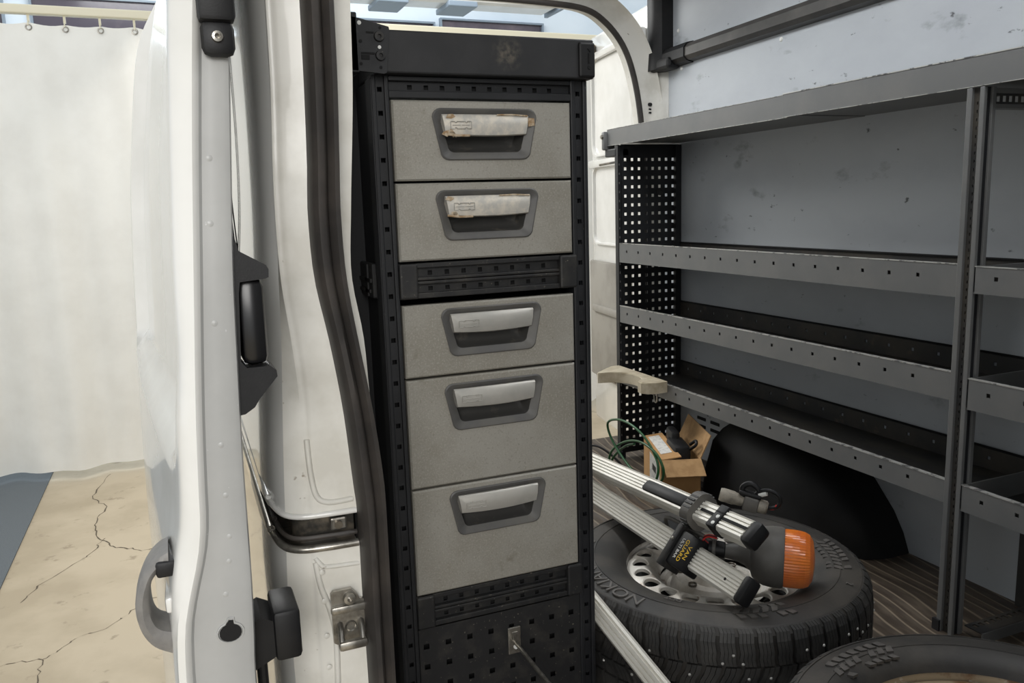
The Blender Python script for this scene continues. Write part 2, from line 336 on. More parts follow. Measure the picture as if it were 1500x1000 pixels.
MB().prism([(1.988, 3.245), (1.992, 3.2145), (2.0045, 3.184), (2.035, 3.1365), (2.056, 3.129), (2.056, 3.245)], lambda a, b, d: (a, b, d), 1.445, 1.447).build('cover_seam', DARKH, rfm)
for (y, z, r) in ((3.165, 1.535, .008), (3.165, 1.515, .004), (3.165, 1.5, .004)):
    MB().cyl((2.003-(y-3.16)*.1-.012, y+.03, z), (2.003-(y-3.16)*.1+.012, y+.04, z), r, 10).build('hole', DARKH, rfm)
MB().box(1.4, 2.1, 3.2, 3.3, -.35, -.02).build('rear_sill', WHITE, rfm)

# ------------------------------------------------------------------ near-side door pillar (the doorway's rear edge)
ZT = [(1.55, 0), (1.305, 1), (1.1, 2), (1.03, 3), (.94, 4), (.84, 5), (.73, 6), (.675, 7), (.565, 8), (.4, 9), (-.4, 10)]
CORN = [(-.4, .086), (.4, .088), (.56, .087), (.68, .092), (.73, .094), (.84, .100), (.94, .106), (1.03, .109), (1.12, .113), (1.31, .118), (1.7, .121)]
CREA = [(-.4, .145), (.4, .145), (.68, .146), (.73, .148), (.84, .153), (.94, .148), (1.03, .140), (1.15, .140), (1.31, .147), (1.7, .15)]
SL = [(-.4, .215), (.4, .214), (.56, .2135), (.68, .214), (.73, .2105), (.84, .203), (.94, .1905), (1.03, .176), (1.12, .1735), (1.18, .177), (1.31, .181), (1.7, .187)]
SR = [(-.4, .251), (.4, .250), (.56, .2505), (.68, .251), (.73, .2505), (.84, .2405), (.94, .2265), (1.03, .2155), (1.12, .2135), (1.18, .216), (1.31, .221), (1.7, .226)]
ST = [(-.4, .254), (.68, .254), (.73, .2535), (.84, .2445), (.94, .240), (1.03, .2285), (1.12, .2335), (1.31, .2475), (1.7, .255)]
def pillar_rows(z0, z1, n):
    rows = []
    for i in range(n+1):
        z = z0+(z1-z0)*i/n; c = interp(CORN, z); m = interp(CREA, z); a = interp(SL, z); b = interp(SR, z); s_ = interp(ST, z)
        tw = .0
        rows.append([V((c+.012, 3.25, z)), V((c+.004, 2.0, z)), V((c, 1.32, z)), V((c+.004, 1.235, z)), V((c+.012, 1.19, z)), V((c+.022, 1.17, z)), V((m-.008, 1.155, z)), V((m-.003, 1.1555, z)), V((m+.001, 1.1535, z)), V((m+.006, 1.1505, z)), V((a-.006, 1.15, z)), V((a+.004, 1.145, z)),
                     V((b, 1.147, z)), V((s_, 1.15, z)), V((s_, 1.165, z)), V((s_-.012, 1.28, z))])
    return rows
GLOSS = mat('clean_white_body_paint', (228, 228, 225), .14, coat=1.0)
def cols(rows, a, b): return [r[a:b] for r in rows]
up_ = pillar_rows(.685, 1.95, 60); lo_ = pillar_rows(-.42, .638, 50)
pil = struct(MB().grid(cols(up_, 5, 16)).build('door_pillar', WHITED, None, 40)); pil['label'] = 'white painted rear pillar of the side doorway with rubber seal'
MB().grid(cols(up_, 0, 6)).build('body_skin', GLOSS, pil, 40)
MB().grid(cols(lo_, 5, 16)).build('lower_pillar', WHITED, pil, 40)
MB().grid(cols(lo_, 0, 6)).build('lower_body_skin', GLOSS, pil, 40)
# step relief plates on the pillar
def relief(z0, z1, xa, xb, y, name='pressed_panel'):
    MB().box(xa, xb, y-.004, y+.004, z0, z1, bev=.004).build(name, WHITED, pil, 40)
MB().tube(spline([(.150, 1.153, .80), (.152, 1.151, .75), (.158, 1.150, .715), (.175, 1.1495, .7035), (.209, 1.1495, .7035)], 6), .0042, 8).build('pressed_ridge', WHITED, pil, 60)
MB().tube(spline([(.150, 1.152, .622), (.156, 1.150, .612), (.166, 1.1495, .606), (.2125, 1.1495, .603)], 6), .0035, 8).build('pressed_ridge', WHITED, pil, 60)
MB().tube(spline([(.150, 1.153, .615), (.155, 1.151, .575), (.166, 1.150, .535), (.171, 1.150, .49), (.168, 1.150, .40)], 6), .0045, 8).build('pressed_ridge', WHITED, pil, 60)
for z in (.60, .555, .50, .45): MB().lathe([(.0001, .0008), (.003, .0006), (.0042, 0)], 10, axes(V((1, 0, 0)), V((0, 0, 1)), V((0, -1, 0)), V((.157, 1.1462, z)))).build('weld_spot', WHITED, pil, 60)
# rail groove: dark channel and shiny lips
def wrap(z, inset=0.0, xe=.213):
    return [(xe, 1.148+inset, z), (.17, 1.150+inset, z), (.13, 1.158+inset, z), (.108+inset*.6, 1.18+inset, z+.004), (.098+inset, 1.24, z+.012), (.097+inset, 1.4, z+.022), (.10+inset, 3.2, z+.03)]
top = spline(wrap(.688), 5); bot = spline(wrap(.636), 5); topi = spline(wrap(.688, .028), 5); boti = spline(wrap(.636, .028), 5)
MB().grid([top, topi, boti, bot]).build('rail_groove', DSTEEL, pil, 40)
MB().tube(spline(wrap(.636), 5), .006, 8).build('rail_lip', GALV, pil, 60)
MB().tube([p+V((0, -.001, 0)) for p in spline(wrap(.651, .006), 5)], .004, 6).build('rail_wire', SEAL, pil, 60)
MB().tube(spline(wrap(.686), 5), .0045, 8).build('upper_lip', WHITE, pil, 60)
lk = MB().box(.176, .200, 1.158, 1.172, .655, .675, bev=.003).build('groove_bracket', GALV, pil)
MB().cyl((.187, 1.158, .665), (.187, 1.153, .665), .006, 12).build('bolt', DSTEEL, lk)
# seal: two lobes with a groove, swept up the doorway edge
rows = []
for i in range(90):
    z = -.42+(1.95+.42)*i/89; a = interp(SL, z); b = interp(SR, z); w_ = b-a
    prof = [(0, 1.15), (-.01, 1.128), (.05, 1.112), (.2, 1.103), (.4, 1.104), (.52, 1.111), (.57, 1.117), (.62, 1.111), (.76, 1.103), (.92, 1.106), (1.0, 1.12), (1.02, 1.15)]
    rows.append([V((a+w_*t, y, z)) for t, y in prof])
MB().grid(rows).build('rubber_seal', SEAL, pil, 50)
# thin dark tubes imitating reflected lines in the glossy body side
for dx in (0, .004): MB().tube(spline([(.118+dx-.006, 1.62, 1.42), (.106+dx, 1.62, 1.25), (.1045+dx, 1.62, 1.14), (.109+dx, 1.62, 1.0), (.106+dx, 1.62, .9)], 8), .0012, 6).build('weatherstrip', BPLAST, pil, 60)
# striker plate
sk = MB().prism([(.166, .49), (.166, .566), (.170, .570), (.196, .570), (.204, .560), (.208, .552), (.216, .550), (.216, .50), (.205, .492), (.200, .486), (.172, .486)], lambda a, b, d: (a, d, b), 1.1455, 1.139).build('striker_plate', GALV, pil)
MB().box(.164, .217, 1.132, 1.141, .535, .548, bev=.004).build('striker_ridge', GALV, sk, 40)
MB().lathe([(.0001, .003), (.003, .002), (.004, .006), (.0085, .0055), (.0098, 0)], 20, axes(V((1, 0, 0)), V((0, 0, 1)), V((0, -1, 0)), V((.1925, 1.139, .556)))).build('screw', GALV, sk, 40)
MB().box(.169, .212, 1.112, 1.124, .487, .502, bev=.005).build('striker_bar', GALV, sk, 40)
for x in (.176, .207): MB().tube([(x, 1.14, .518), (x-.001, 1.126, .512), (x-.002, 1.118, .500)], .0045, 8).build('striker_pin', GALV, sk, 60)
MB().lathe([(.0001, .001), (.006, .001), (.0075, .003), (.009, 0)], 16, axes(V((1, 0, 0)), V((0, 0, 1)), V((0, -1, 0)), V((.192, 1.139, .512)))).build('striker_boss', GALV, sk, 40)

# ================================================================== SLIDING DOOR
sd = thing('sliding_door', 'white sliding side door pushed open, seen edge-on at the left', 'door', (0, 1.5, -.45))
XO = [(-.45, -.052), (.55, -.046), (.62, -.044), (.68, -.041), (.72, -.034), (.76, -.025), (.81, -.020), (.88, -.0165), (.95, -.009), (1.06, -.004), (1.2, .005), (1.34, .016), (1.5, .034), (1.7, .07)]
X1 = [(-.45, -.030), (.57, -.028), (.625, -.026), (.66, -.022), (.70, -.012), (.735, -.0025), (.77, .003), (.81, .005), (.9, .010), (1.06, .022), (1.2, .033), (1.34, .046), (1.5, .064), (1.7, .10)]
X2 = [(-.45, .036), (.57, .046), (.63, .049), (.70, .051), (.77, .052), (.84, .053), (.93, .056), (1.06, .061), (1.2, .070), (1.34, .080), (1.5, .097), (1.7, .13)]
SIL = [(-.45, -.112), (.03, -.108), (.52, -.105), (.73, -.102), (.91, -.095), (1.15, -.081), (1.3, -.064), (1.45, -.042), (1.51, -.026), (1.6, .02), (1.7, .05)]
def door_rows(outer):
    rows = []
    for i in range(101):
        z = -.45+(1.68+.45)*i/100; xo, x1, x2, xs = (interp(t, z) for t in (XO, X1, X2, SIL))
        rec = .028 if z > .865 else (0 if z < .835 else .028*(z-.835)/.03)
        if outer:
            ys = [2.12, 2.11, 2.08, 2.03, 2.01, 1.9, 1.6, 1.3, 1.06, 1.04, 1.01, .985]
            row = []
            for y in ys:
                t = (y-.985)/(2.12-.985); x = xo+(xs-xo)*(1-(1-t)**1.6)
                if y > 2.115: x += .02
                if 1.035 < y < 2.02: x += rec
                elif y in (1.01, 2.03): x += rec*.1
                row.append(V((x, y, z)))
            row += [V((xo+.002, .972, z)), V((xo+.006, .963, z)), V((x1-.012, .955, z)), V((x1-.004, .951, z)), V((x1, .953, z)), V((x1+.003, .958, z))]
        else:
            row = [V((x1+.003, .958, z)), V((x1+.006, .9615, z)), V((x1+.4*(x2-x1), .962, z)), V((x2-.008, .961, z)), V((x2-.002, .964, z)), V((x2, .972, z)), V((x2+.001, 1.04, z)), V((x2-.008, 1.06, z)), V((x2-.02, 1.3, z)), V((xs+.05, 2.1, z))]
        rows.append(row)
    return rows
MB().grid(door_rows(True)).build('outer_skin', WHITE, sd, 35)
ins_ = MB().grid(door_rows(False)).build('inner_frame', WHITEG, sd, 35)
for (x, z) in ((.04, 1.11), (.03, .86), (.03, .80), (.027, .72), (.02, .68), (.035, 1.0), (.045, 1.18), (.022, .55), (.03, .75)):
    MB().lathe([(.0001, .0007), (.0024, .0005), (.0036, 0)], 10, axes(V((1, 0, 0)), V((0, 0, 1)), V((0, -1, 0)), V((x, .9618, z)))).build('weld_spot', WHITEG, ins_, 60)
# keyhole-shaped hole
kh = [(.0125*cos(a), .0105*sin(a)) for a in [rad(q) for q in range(110, 431, 20)]]
kh = kh+[(.004, .015), (-.001, .0155)]
MB().prism(kh, lambda a, b, d: (.021+a, d, .632+b), .9595, .975).build('drain_hole', DARKH, ins_)
MB().tube([(.021+a*1.18, .9612, .632+b*1.18) for a, b in kh], .0013, 6, True).build('hole_rim', WHITEG, ins_, 60)
# upper latch roller block
lb = MB().box(.045, .083, .938, .964, 1.318, 1.42, bev=.006).build('latch_block', BPLAST, sd, 40)
MB().box(.047, .081, .944, .964, 1.284, 1.322, bev=.010).build('latch_foot', BPLAST, lb, 40)
MB().lathe([(.0001, .002), (.0025, .001), (.003, .005), (.0055, .0045), (.0062, 0)], 14, axes(V((1, 0, 0)), V((0, 0, 1)), V((0, -1, 0)), V((.063, .944, 1.303)))).build('screw', GALV, lb, 40)
# inner grab handle
gh = MB().prism([(.058, 1.098), (.064, 1.095), (.068, 1.078), (.096, 1.061), (.0985, 1.056), (.098, 1.047), (.094, 1.0455), (.066, 1.043), (.064, 1.03), (.060, .952), (.066, .944), (.092, .944), (.0985, .938), (.099, .931), (.077, .906), (.071, .897), (.060, .890), (.052, .889)],
                lambda a, b, d: (a, d, b), .972, 1.02).build('grab_handle', BPLAST, sd, 30)
MB().box(.062, .0925, .978, 1.016, .945, 1.0455, bev=.010).build('grip', mat('gloss_black_grip', (16, 16, 18), .28), gh, 40)
# lower guide block
gb = MB().box(.072, .1045, .985, 1.06, .566, .632, bev=.006).build('guide_block', BPLAST, sd, 40)
MB().prism([(.046, .56), (.072, .572), (.072, .62), (.058, .628), (.046, .622)], lambda a, b, d: (a, d, b), .99, 1.05).build('guide_arm', BPLAST, gb)
MB().box(.050, .062, 1.0, 1.04, .30, .57, bev=.004).build('guide_cover', BPLAST, gb)
# outer pull handle
ho = [(-.038, .737), (-.050, .731), (-.064, .716), (-.0755, .690), (-.080, .665), (-.0765, .640), (-.064, .618), (-.044, .604)]
hi_ = [(-.043, .640), (-.055, .645), (-.0615, .658), (-.0625, .680), (-.059, .698), (-.052, .708), (-.039, .712)]
ho = [(p.x, p.z) for p in spline([(a, 0, b) for a, b in ho], 4)]; hi_ = [(p.x, p.z) for p in spline([(a, 0, b) for a, b in reversed(hi_)], 4)]
rows = []
for i in range(len(ho)):
    a = V((ho[i][0], 0, ho[i][1])); t = i/(len(ho)-1)*(len(hi_)-1); k = min(int(t), len(hi_)-2); b = V((hi_[k][0], 0, hi_[k][1])).lerp(V((hi_[k+1][0], 0, hi_[k+1][1])), t-k); c = (a+b)/2
    rows.append([c+(a-c)*u+V((0, y, 0)) for u, y in ((1, 1.0), (.75, .986), (0, .982), (-.75, .986), (-1, 1.0), (-1, 1.03), (-.6, 1.045), (.6, 1.045), (1, 1.03))])
hq = MB().grid(rows, True); n8 = len(hq.v); hq.f += [tuple(range(9)), tuple(range(n8-9, n8))]
hd = hq.build('outer_handle', mat('grey_handle_plastic', (112, 110, 108), .45, col2=(128, 125, 121), scale=30), sd, 50)
MB().box(-.053, -.028, .979, 1.05, .706, .7255, bev=.004).build('handle_mount', BPLAST, hd, 40)
MB().box(-.047, -.030, .982, 1.05, .660, .680, bev=.004).build('lock_cover', WHITE, hd, 40)
hd['label'] = 'grey plastic pull handle'

# ================================================================== REAR DOOR
rd = thing('rear_door', 'white rear door swung open behind the far shelves', 'door', (2.08, 3.34, -.1), (0, 0, 0))
A8 = rad(8.5); RM = Matrix.Translation((2.08, 3.34, 0)) @ Matrix.Rotation(-A8, 4, 'Z')   # local: y along the door, -x its inner face
def rbox(x0, x1, y0, y1, z0, z1, b, name, m, par=None):
    q = MB().box(x0, x1, y0, y1, z0, z1, bev=b); q.v = [RM @ p for p in q.v]; return q.build(name, m, par or rd, 40)
body = rbox(0, .06, 0, .80, -.12, 2.0, .02, 'door_shell', WHITE)
ridge = [(.08, .62, 1.60, 1.62), (.60, .62, 1.25, 1.62), (.08, .10, 1.25, 1.62)]
q = MB()
for loop, hgt in ((rrect(.62, .58, .06), .014), (rrect(.50, .5, .07), .0)):
    pass
def rpanel(cy, cz, w_, h_, r_, dep, name, m):
    L0 = rrect(w_, h_, r_); q = MB(); rows = []
    for s_, x in ((1.0, .0), (1.0, -dep), (.93, -dep), (.88, -.002)):
        rows.append([RM @ V((x, cy+a*(1-(1-s_)*.6*(.3/w_+.4)), cz+b*(1-(1-s_)*.5))) for a, b in L0])
    rows.append([RM @ V((-.001, cy, cz)) for a in L0]); q.grid(rows, True); return q.build(name, m, rd, 40)
rpanel(.42, 1.62, .66, .52, .06, .016, 'upper_pressing', WHITE)
rpanel(.42, 1.10, .66, .42, .05, .016, 'window_pressing', WHITE)
rbox(-.035, 0, .02, .14, -.1, 1.9, .012, 'hinge_side_frame', WHITE)
rbox(-.03, 0, .03, .78, 1.30, 1.345, .012, 'waist_rib', WHITE)
rbox(-.03, 0, .03, .78, 1.86, 1.90, .012, 'top_rib', WHITE)
rbox(-.028, 0, .05, .78, .15, .80, .012, 'trim_panel', RTRIM)
rbox(-.045, -.02, .10, .70, .52, .56, .01, 'pull_ledge', RTRIM)
lt = rbox(-.05, 0, .70, .80, 1.88, 1.95, .01, 'upper_latch', mat('brown_latch_grease', (120, 104, 84), .5, .3, col2=(70, 62, 54), scale=60))
MB().tube([RM @ V(p) for p in ((-.02, .06, 1.30), (-.07, .2, 1.31), (-.09, .42, 1.305))], .006, 8).build('check_strap', DSTEEL, rd)
MB().tube([RM @ V((-.012, .035, z)) for z in (-.1, .5, 1.2, 1.85)], .012, 8).build('rubber_seal', SEAL, rd, 60)

# ================================================================== DRAWER CABINET
YC = 1.45
cab = thing('drawer_cabinet', 'tall black framed cabinet with five grey drawers over a pegboard', 'cabinet', (.55, 1.62, 0))
BSIDE = mat('black_side_panel', (20, 21, 24), .6)
MB().box(.348, .356, 1.47, 1.95, .01, 1.345).build('side_panel', BSIDE, cab)
MB().box(.300, .366, 1.60, 1.62, 0, 1.405).build('filler_panel', BSIDE, cab)
MB().box(.752, .758, 1.47, 1.95, .01, 1.345).build('side_panel', BMETAL, cab)
MB().box(.356, .752, 1.945, 1.95, .01, 1.30).build('back_panel', BMETAL, cab)
def upright(x0, x1, name='upright'):
    w_ = x1-x0; q = MB(); n = 31
    q.box(x0, x0+.26*w_, YC, YC+.035, .0, 1.35, bev=.002).box(x1-.26*w_, x1, YC, YC+.035, .0, 1.35, bev=.002)
    o = q.build(name, BMETAL, cab)
    MB().perf((x0+.26*w_, YC+.006, 0), (1, 0, 0), (0, 0, 1), (0, -1, 0), .48*w_, 1.35, [.24*w_], [.03+.0405*i for i in range(33)], .0085, .0085, .003).build('slotted_web', BMETAL, o)
    MB().box(x0+.2*w_, x1-.2*w_, YC+.03, YC+.033, 0, 1.35).build('web_back', DARKH, o); return o
upright(.343, .374); upright(.7285, .764)
# side posts further back, with a connector
MB().box(.341, .349, 1.452, 1.49, .0, 1.345, bev=.002).box(.341, .349, 1.91, 1.95, 0, 1.345, bev=.002).build('side_rail', BMETAL, cab)
cn = MB().box(.336, .349, 1.50, 1.62, .955, 1.02, bev=.003).build('side_connector', BMETALD, cab)
MB().box(.333, .338, 1.505, 1.61, .985, .992).box(.333, .338, 1.515, 1.60, .965, .971).box(.333, .338, 1.53, 1.55, .958, 1.018).build('connector_rib', BMETALD, cn)
# top beam, bracket
BEAMM = mat('black_beam_with_scuff', (29, 30, 32), .55, col2=(38, 38, 40), scale=12, bump=(500, .08))
nt = BEAMM.node_tree; N_ = nt.nodes; K_ = nt.links
tc_ = N_.new('ShaderNodeTexCoord'); vd = N_.new('ShaderNodeVectorMath'); vd.operation = 'DISTANCE'; vd.inputs[1].default_value = (.592, 1.43, 1.390)
nz = N_.new('ShaderNodeTexNoise'); nz.inputs['Scale'].default_value = 75; nz.inputs['Detail'].default_value = 9; K_.new(tc_.outputs['Object'], vd.inputs[0]); K_.new(tc_.outputs['Object'], nz.inputs[0])
m1 = N_.new('ShaderNodeMapRange'); m1.inputs[1].default_value = .034; m1.inputs[2].default_value = 0; K_.new(vd.outputs['Value'], m1.inputs[0])
m2 = N_.new('ShaderNodeMapRange'); m2.inputs[1].default_value = .42; m2.inputs[2].default_value = .75; K_.new(nz.outputs[0], m2.inputs[0])
mm = N_.new('ShaderNodeMath'); mm.operation = 'MULTIPLY'; K_.new(m1.outputs[0], mm.inputs[0]); K_.new(m2.outputs[0], mm.inputs[1])
mx_ = N_.new('ShaderNodeMix'); mx_.data_type = 'RGBA'; b_ = N_['Principled BSDF']; old_ = b_.inputs['Base Color'].links[0].from_socket
K_.new(mm.outputs[0], mx_.inputs[0]); K_.new(old_, mx_.inputs[6]); mx_.inputs[7].default_value = (*lin((118, 110, 96)), 1); K_.new(mx_.outputs[2], b_.inputs['Base Color'])
bm_ = MB().box(.352, .768, YC-.022, YC+.14, 1.350, 1.4215, bev=.003).build('top_beam', BEAMM, cab)
MB().box(.735, .769, YC-.027, YC-.018, 1.352, 1.416, bev=.006).build('beam_end_cap', BPLAST, bm_)
MB().prism([(.752, 1.404), (.758, 1.404), (.758, 1.398)], lambda a, b, d: (a, d, b), YC-.0285, YC-.026).box(.754, .757, YC-.0285, YC-.026, 1.378, 1.396).build('cap_mark', DARKH, bm_)
MB().lathe([(.0001, .001), (.003, .0012), (.004, 0)], 12, axes(V((1, 0, 0)), V((0, 0, 1)), V((0, -1, 0)), V((.7555, YC-.027, 1.37)))).build('rivet', DARKH, bm_)
br = MB().prism([(.300, 1.352), (.300, 1.438), (.3195, 1.436), (.3715, 1.424), (.3725, 1.420), (.3645, 1.349), (.360, 1.347)], lambda a, b, d: (a, d, b), YC-.030, YC-.022).build('corner_bracket', BMETAL, cab)
for (x, z) in ((.3535, 1.407), (.3545, 1.376)):
    s_ = MB().lathe([(.0001, .003), (.0028, .003), (.0034, .0062), (.0078, .0058), (.0088, 0)], 20, axes(V((1, 0, 0)), V((0, 0, 1)), V((0, -1, 0)), V((x, YC-.030, z)))).build('screw', BMETALD, br, 40)
for (x, z, r, m) in ((.354, 1.390, .003, WPRINT), (.3215, 1.428, .0035, WPRINT), (.3565, 1.4215, .0025, DARKH), (.3545, 1.357, .0028, DARKH), (.321, 1.362, .0028, DARKH), (.322, 1.3985, .003, DARKH)):
    MB().cyl((x, YC-.0308, z), (x, YC-.029, z), r, 10).build('hole', m, br)
MB().box(.322, .345, YC-.0315, YC-.029, 1.378, 1.381).box(.322, .336, YC-.0315, YC-.029, 1.369, 1.3765).box(.332, .345, YC-.0315, YC-.029, 1.412, 1.4145).build('slot', DARKH, br)
MB().box(.300, .318, YC-.03, YC+.02, 1.348, 1.445, bev=.002).build('bracket_flange', BMETAL, br)
# crossbars
def bar_holes(z0, z1, n, name='crossbar', two=False, dusty=BMETAL):
    q = MB(); h = z1-z0; x0, x1 = .374, .7285
    o = q.box(x0, x1, YC+.024, YC+.04, z0, z1).build(name, dusty, cab)
    if two: lv = [(0, .16), (.40, .49), (.51, .60), (.86, 1.0)]; ch = [(.16, .40), (.60, .86)]
    else: lv = [(0, .34), (.78, 1.0)]; ch = [(.34, .78)]
    for a, b in lv: MB().box(x0, x1, YC, YC+.026, z0+a*h, z0+b*h, bev=.0015).build('rib', dusty, o)
    pitch = (x1-x0-.05)/n if not two else (x1-x0-.09)/n
    for a, b in ch:
        zc = z0+(a+b)/2*h
        MB().perf((x0, YC+.0105, z0+a*h), (1, 0, 0), (0, 0, 1), (0, -1, 0), x1-x0, (b-a)*h, [(.025 if not two else .045)+pitch*(i+.5) for i in range(n)], [(b-a)*h*.42], .0085, (b-a)*h*.5, .002).build('slotted_strip', dusty, o)
        hb = MB()
        MB().box(x0, x1, YC+.020, YC+.0205, z0+a*h, z0+b*h).build('web_back', DARKH, o)
    return o
bar_holes(1.3115, 1.349, 10)
xb = bar_holes(.9545, 1.0195, 8, two=True, dusty=BMETALD)
for a, b in ((.374, .4085), (.6965, .7345)): MB().box(a, b, YC-.006, YC+.012, .9545, 1.0195, bev=.004).build('end_cap', BMETALD, xb)
xb2 = bar_holes(.306, .3735, 8, two=True, dusty=BMETALD)
for a, b in ((.374, .4095), (.6985, .7325)): MB().box(a, b, YC-.006, YC+.012, .306, .3735, bev=.004).build('end_cap', BMETALD, xb2)
# drawers
def emblem(mb, x, z, yy, s):
    y = None
    pts = [(0, 0), (.62, 0), (.62, .16), (.86, .16), (.86, 0), (2.14, 0), (2.14, .16), (2.38, .16), (2.38, 0), (3.0, 0), (3.0, 1), (2.38, 1), (2.38, .84), (2.14, .84), (2.14, 1), (.86, 1), (.86, .84), (.62, .84), (.62, 1), (0, 1)]
    dense = []
    for (a, b), (c, d) in zip(pts, pts[1:]+pts[:1]): dense += [(a+(c-a)*k/3, b+(d-b)*k/3) for k in range(3)]
    mb.tube([(x+a*s, yy(x+a*s), z+b*s) for a, b in dense], s*.06, 5, True)
    for a, c in ((.25, 1.4), (1.6, 2.75)): mb.tube([(x+(a+(c-a)*k/4)*s, yy(x+(a+(c-a)*k/4)*s), z+.5*s) for k in range(5)], s*.05, 5)
def drawer(z0, z1, zc, torn):
    x0, x1, yf = .3765, .7255, YC-.003; xc = .551; hh = .092
    loop = rrect(.198, hh-.004, .014, 4, .172)
    q = MB(); out = plate_hole(q, loop, (x0+.003-xc, x1-.003-xc, z0+.003-zc, z1-.003-zc), lambda a, b: (xc+a, yf, zc+b))
    pf = [(x0+.003, z0+.003), (x1-.003, z0+.003), (x1-.003, z1-.003), (x0+.003, z1-.003)]; pb = [(x0, z0), (x1, z0), (x1, z1), (x0, z1)]
    q.grid([[V((a, yf, b)) for a, b in pf], [V((a, yf+.003, b)) for a, b in pb], [V((a, yf+.018, b)) for a, b in pb]], True)
    d = q.build('drawer', DRAWER, cab)
    MB().box(x0+.012, x1-.012, yf+.045, yf+.30, z0+.006, z1-.008).build('drawer_box', BMETAL, d)
    R_ = MB(); rows = []
    fr = rrect(.204, hh, .016, 4, .178)
    for (k, y) in ((0, yf+.004), (0, yf-.0025), (.002, yf-.004), (.005, yf-.003)):
        rows.append([V((xc+a*(1-2*k/.204), y, zc+b*(1-2*k/hh))) for a, b in fr])
    il = rrect(.170, .066, .012, 4, .146)
    rows.append([V((xc+a, yf+.0035, zc+.001+b)) for a, b in il])
    R_.grid(rows, True).build('handle_recess', RECESS, d, 35)
    B_ = MB(); il2 = rrect(.168, .060, .014, 4, .140)
    B_.grid([[V((xc+a, yf+.0035, zc+.001+b)) for a, b in il], [V((xc+a*.97, yf+.016, zc+.002+b*.96)) for a, b in il], [V((xc+a*.92, yf+.032, zc+.006+b*.75)) for a, b in il], [V((xc+a*.3, yf+.036, zc+.008+b*.3)) for a, b in il], [V((xc, yf+.036, zc+.008)) for a in il]], True)
    B_.build('recess_bowl', BOWL, d, 50)
    # handle bar: tapered bowed plate
    hz1 = zc+.034; rows = []
    for i in range(17):
        t = i/16*2-1; bow = .0035*(1-t*t); w2 = .084
        xt = xc+t*w2; xb_ = xc+t*(w2-.005); zb = zc-.001-.003*(1-t*t)
        rows.append([V((xt, yf+.01, hz1)), V((xt, yf-.002-bow, hz1+.001)), V((xt, yf-.0055-bow, hz1-.002)), V((.5*(xt+xb_), yf-.008-bow*1.6, .5*(hz1+zb))), V((xb_, yf-.006-bow, zb+.002)), V((xb_, yf-.002-bow, zb)), V((xb_, yf+.004, zb+.001)), V((xt, yf+.006, .5*(hz1+zb)))])
    h_ = MB().grid(rows, True); n8 = len(h_.v); h_.f += [tuple(range(8)), tuple(range(n8-8, n8))]
    h_.build('handle', FOIL if torn else ALU, d, 40)
    e = MB(); emblem(e, xc-.070, zc+.009, lambda x: yf-.0080-.0056*(1-((x-xc)/.082)**2)-.0003, .0128); e.build('emblem', ALU, d, 60)
    if torn:
        for k in range(5 if torn == 1 else 3):
            cx = xc-.078+random.uniform(0, .02); cz = zc+random.choice((.001, .004, .030))
            MB().prism([(cx+.009*cos(a)*random.uniform(.6, 1.3), cz+.006*sin(a)*random.uniform(.5, 1.2)) for a in (0, 1.1, 2.3, 3.4, 4.7)], lambda a, b, dd: (a, dd+.1*(a-xc+.08), b), yf-.0095, yf-.0088).build('torn_tape', TAPE, d)
        MB().tube([(xc-.083, yf-.008, zc+.0), (xc-.06, yf-.0105, zc-.003), (xc-.035, yf-.011, zc-.003)], .0022, 6).build('torn_tape', TAPE, d)
        if torn == 1: MB().prism([(xc+.083, zc+.030), (xc+.096, zc+.029), (xc+.097, zc+.016), (xc+.084, zc+.014)], lambda a, b, dd: (a, dd, b), yf-.006, yf-.005).build('torn_tape', TAPE, d)
        MB().tube([(xc+.02, yf-.009, hz1), (xc+.05, yf-.009, hz1+.0008), (xc+.082, yf-.007, hz1-.001)], .0014, 6).build('torn_tape', TAPE, d)
    return d
drawer(1.1675, 1.308, 1.249, 1); drawer(1.0235, 1.163, 1.104, 2); drawer(.807, .9425, .887, 0); drawer(.592, .8025, .743, 0); drawer(.3755, .588, .531, 0)
# pegboard with square holes, thin dark back
MB().perf((.375, YC+.002, .02), (1, 0, 0), (0, 0, 1), (0, -1, 0), .353, .283, [.0145+.0454*i for i in range(8)], [.0285+.0434*i for i in range(6)], .0115, .0115, .002).build('pegboard', BMETALD, cab)
MB().box(.375, .728, YC+.03, YC+.033, .0, .30).build('pegboard_backing', DARKH, cab)
fb = MB().prism([(.300, .0), (.300, .178), (.366, .186), (.366, 0)], lambda a, b, d: (a, d, b), YC-.03, YC-.022).build('foot_bracket', BMETAL, cab)
MB().lathe([(.0001, .003), (.0028, .003), (.0034, .0062), (.0078, .0058), (.0088, 0)], 20, axes(V((1, 0, 0)), V((0, 0, 1)), V((0, -1, 0)), V((.345, YC-.030, .165)))).build('screw', BMETALD, fb, 40)
# peg hook
pk = thing('peg_hook', 'single metal peg hook fixed to the black pegboard', 'hook', (.575, YC, .235))
MB().box(.561, .589, YC-.0035, YC+.0015, .207, .265, bev=.0015).build('hook_plate', GALV, pk)
MB().box(.569, .581, YC-.006, YC-.003, .24, .256, bev=.001).build('hook_tab', GALV, pk)
MB().lathe([(.0001, .003), (.004, .003), (.005, 0)], 12, axes(V((1, 0, 0)), V((0, 0, 1)), V((0, -1, 0)), V((.5765, YC-.0035, .222)))).build('rivet', WPRINT, pk)
MB().tube([(.577, YC-.003, .230), (.577, YC-.15, .2305), (.577, YC-.262, .232), (.577, YC-.272, .243)], .0042, 10).build('hook_rod', GALV, pk, 50)

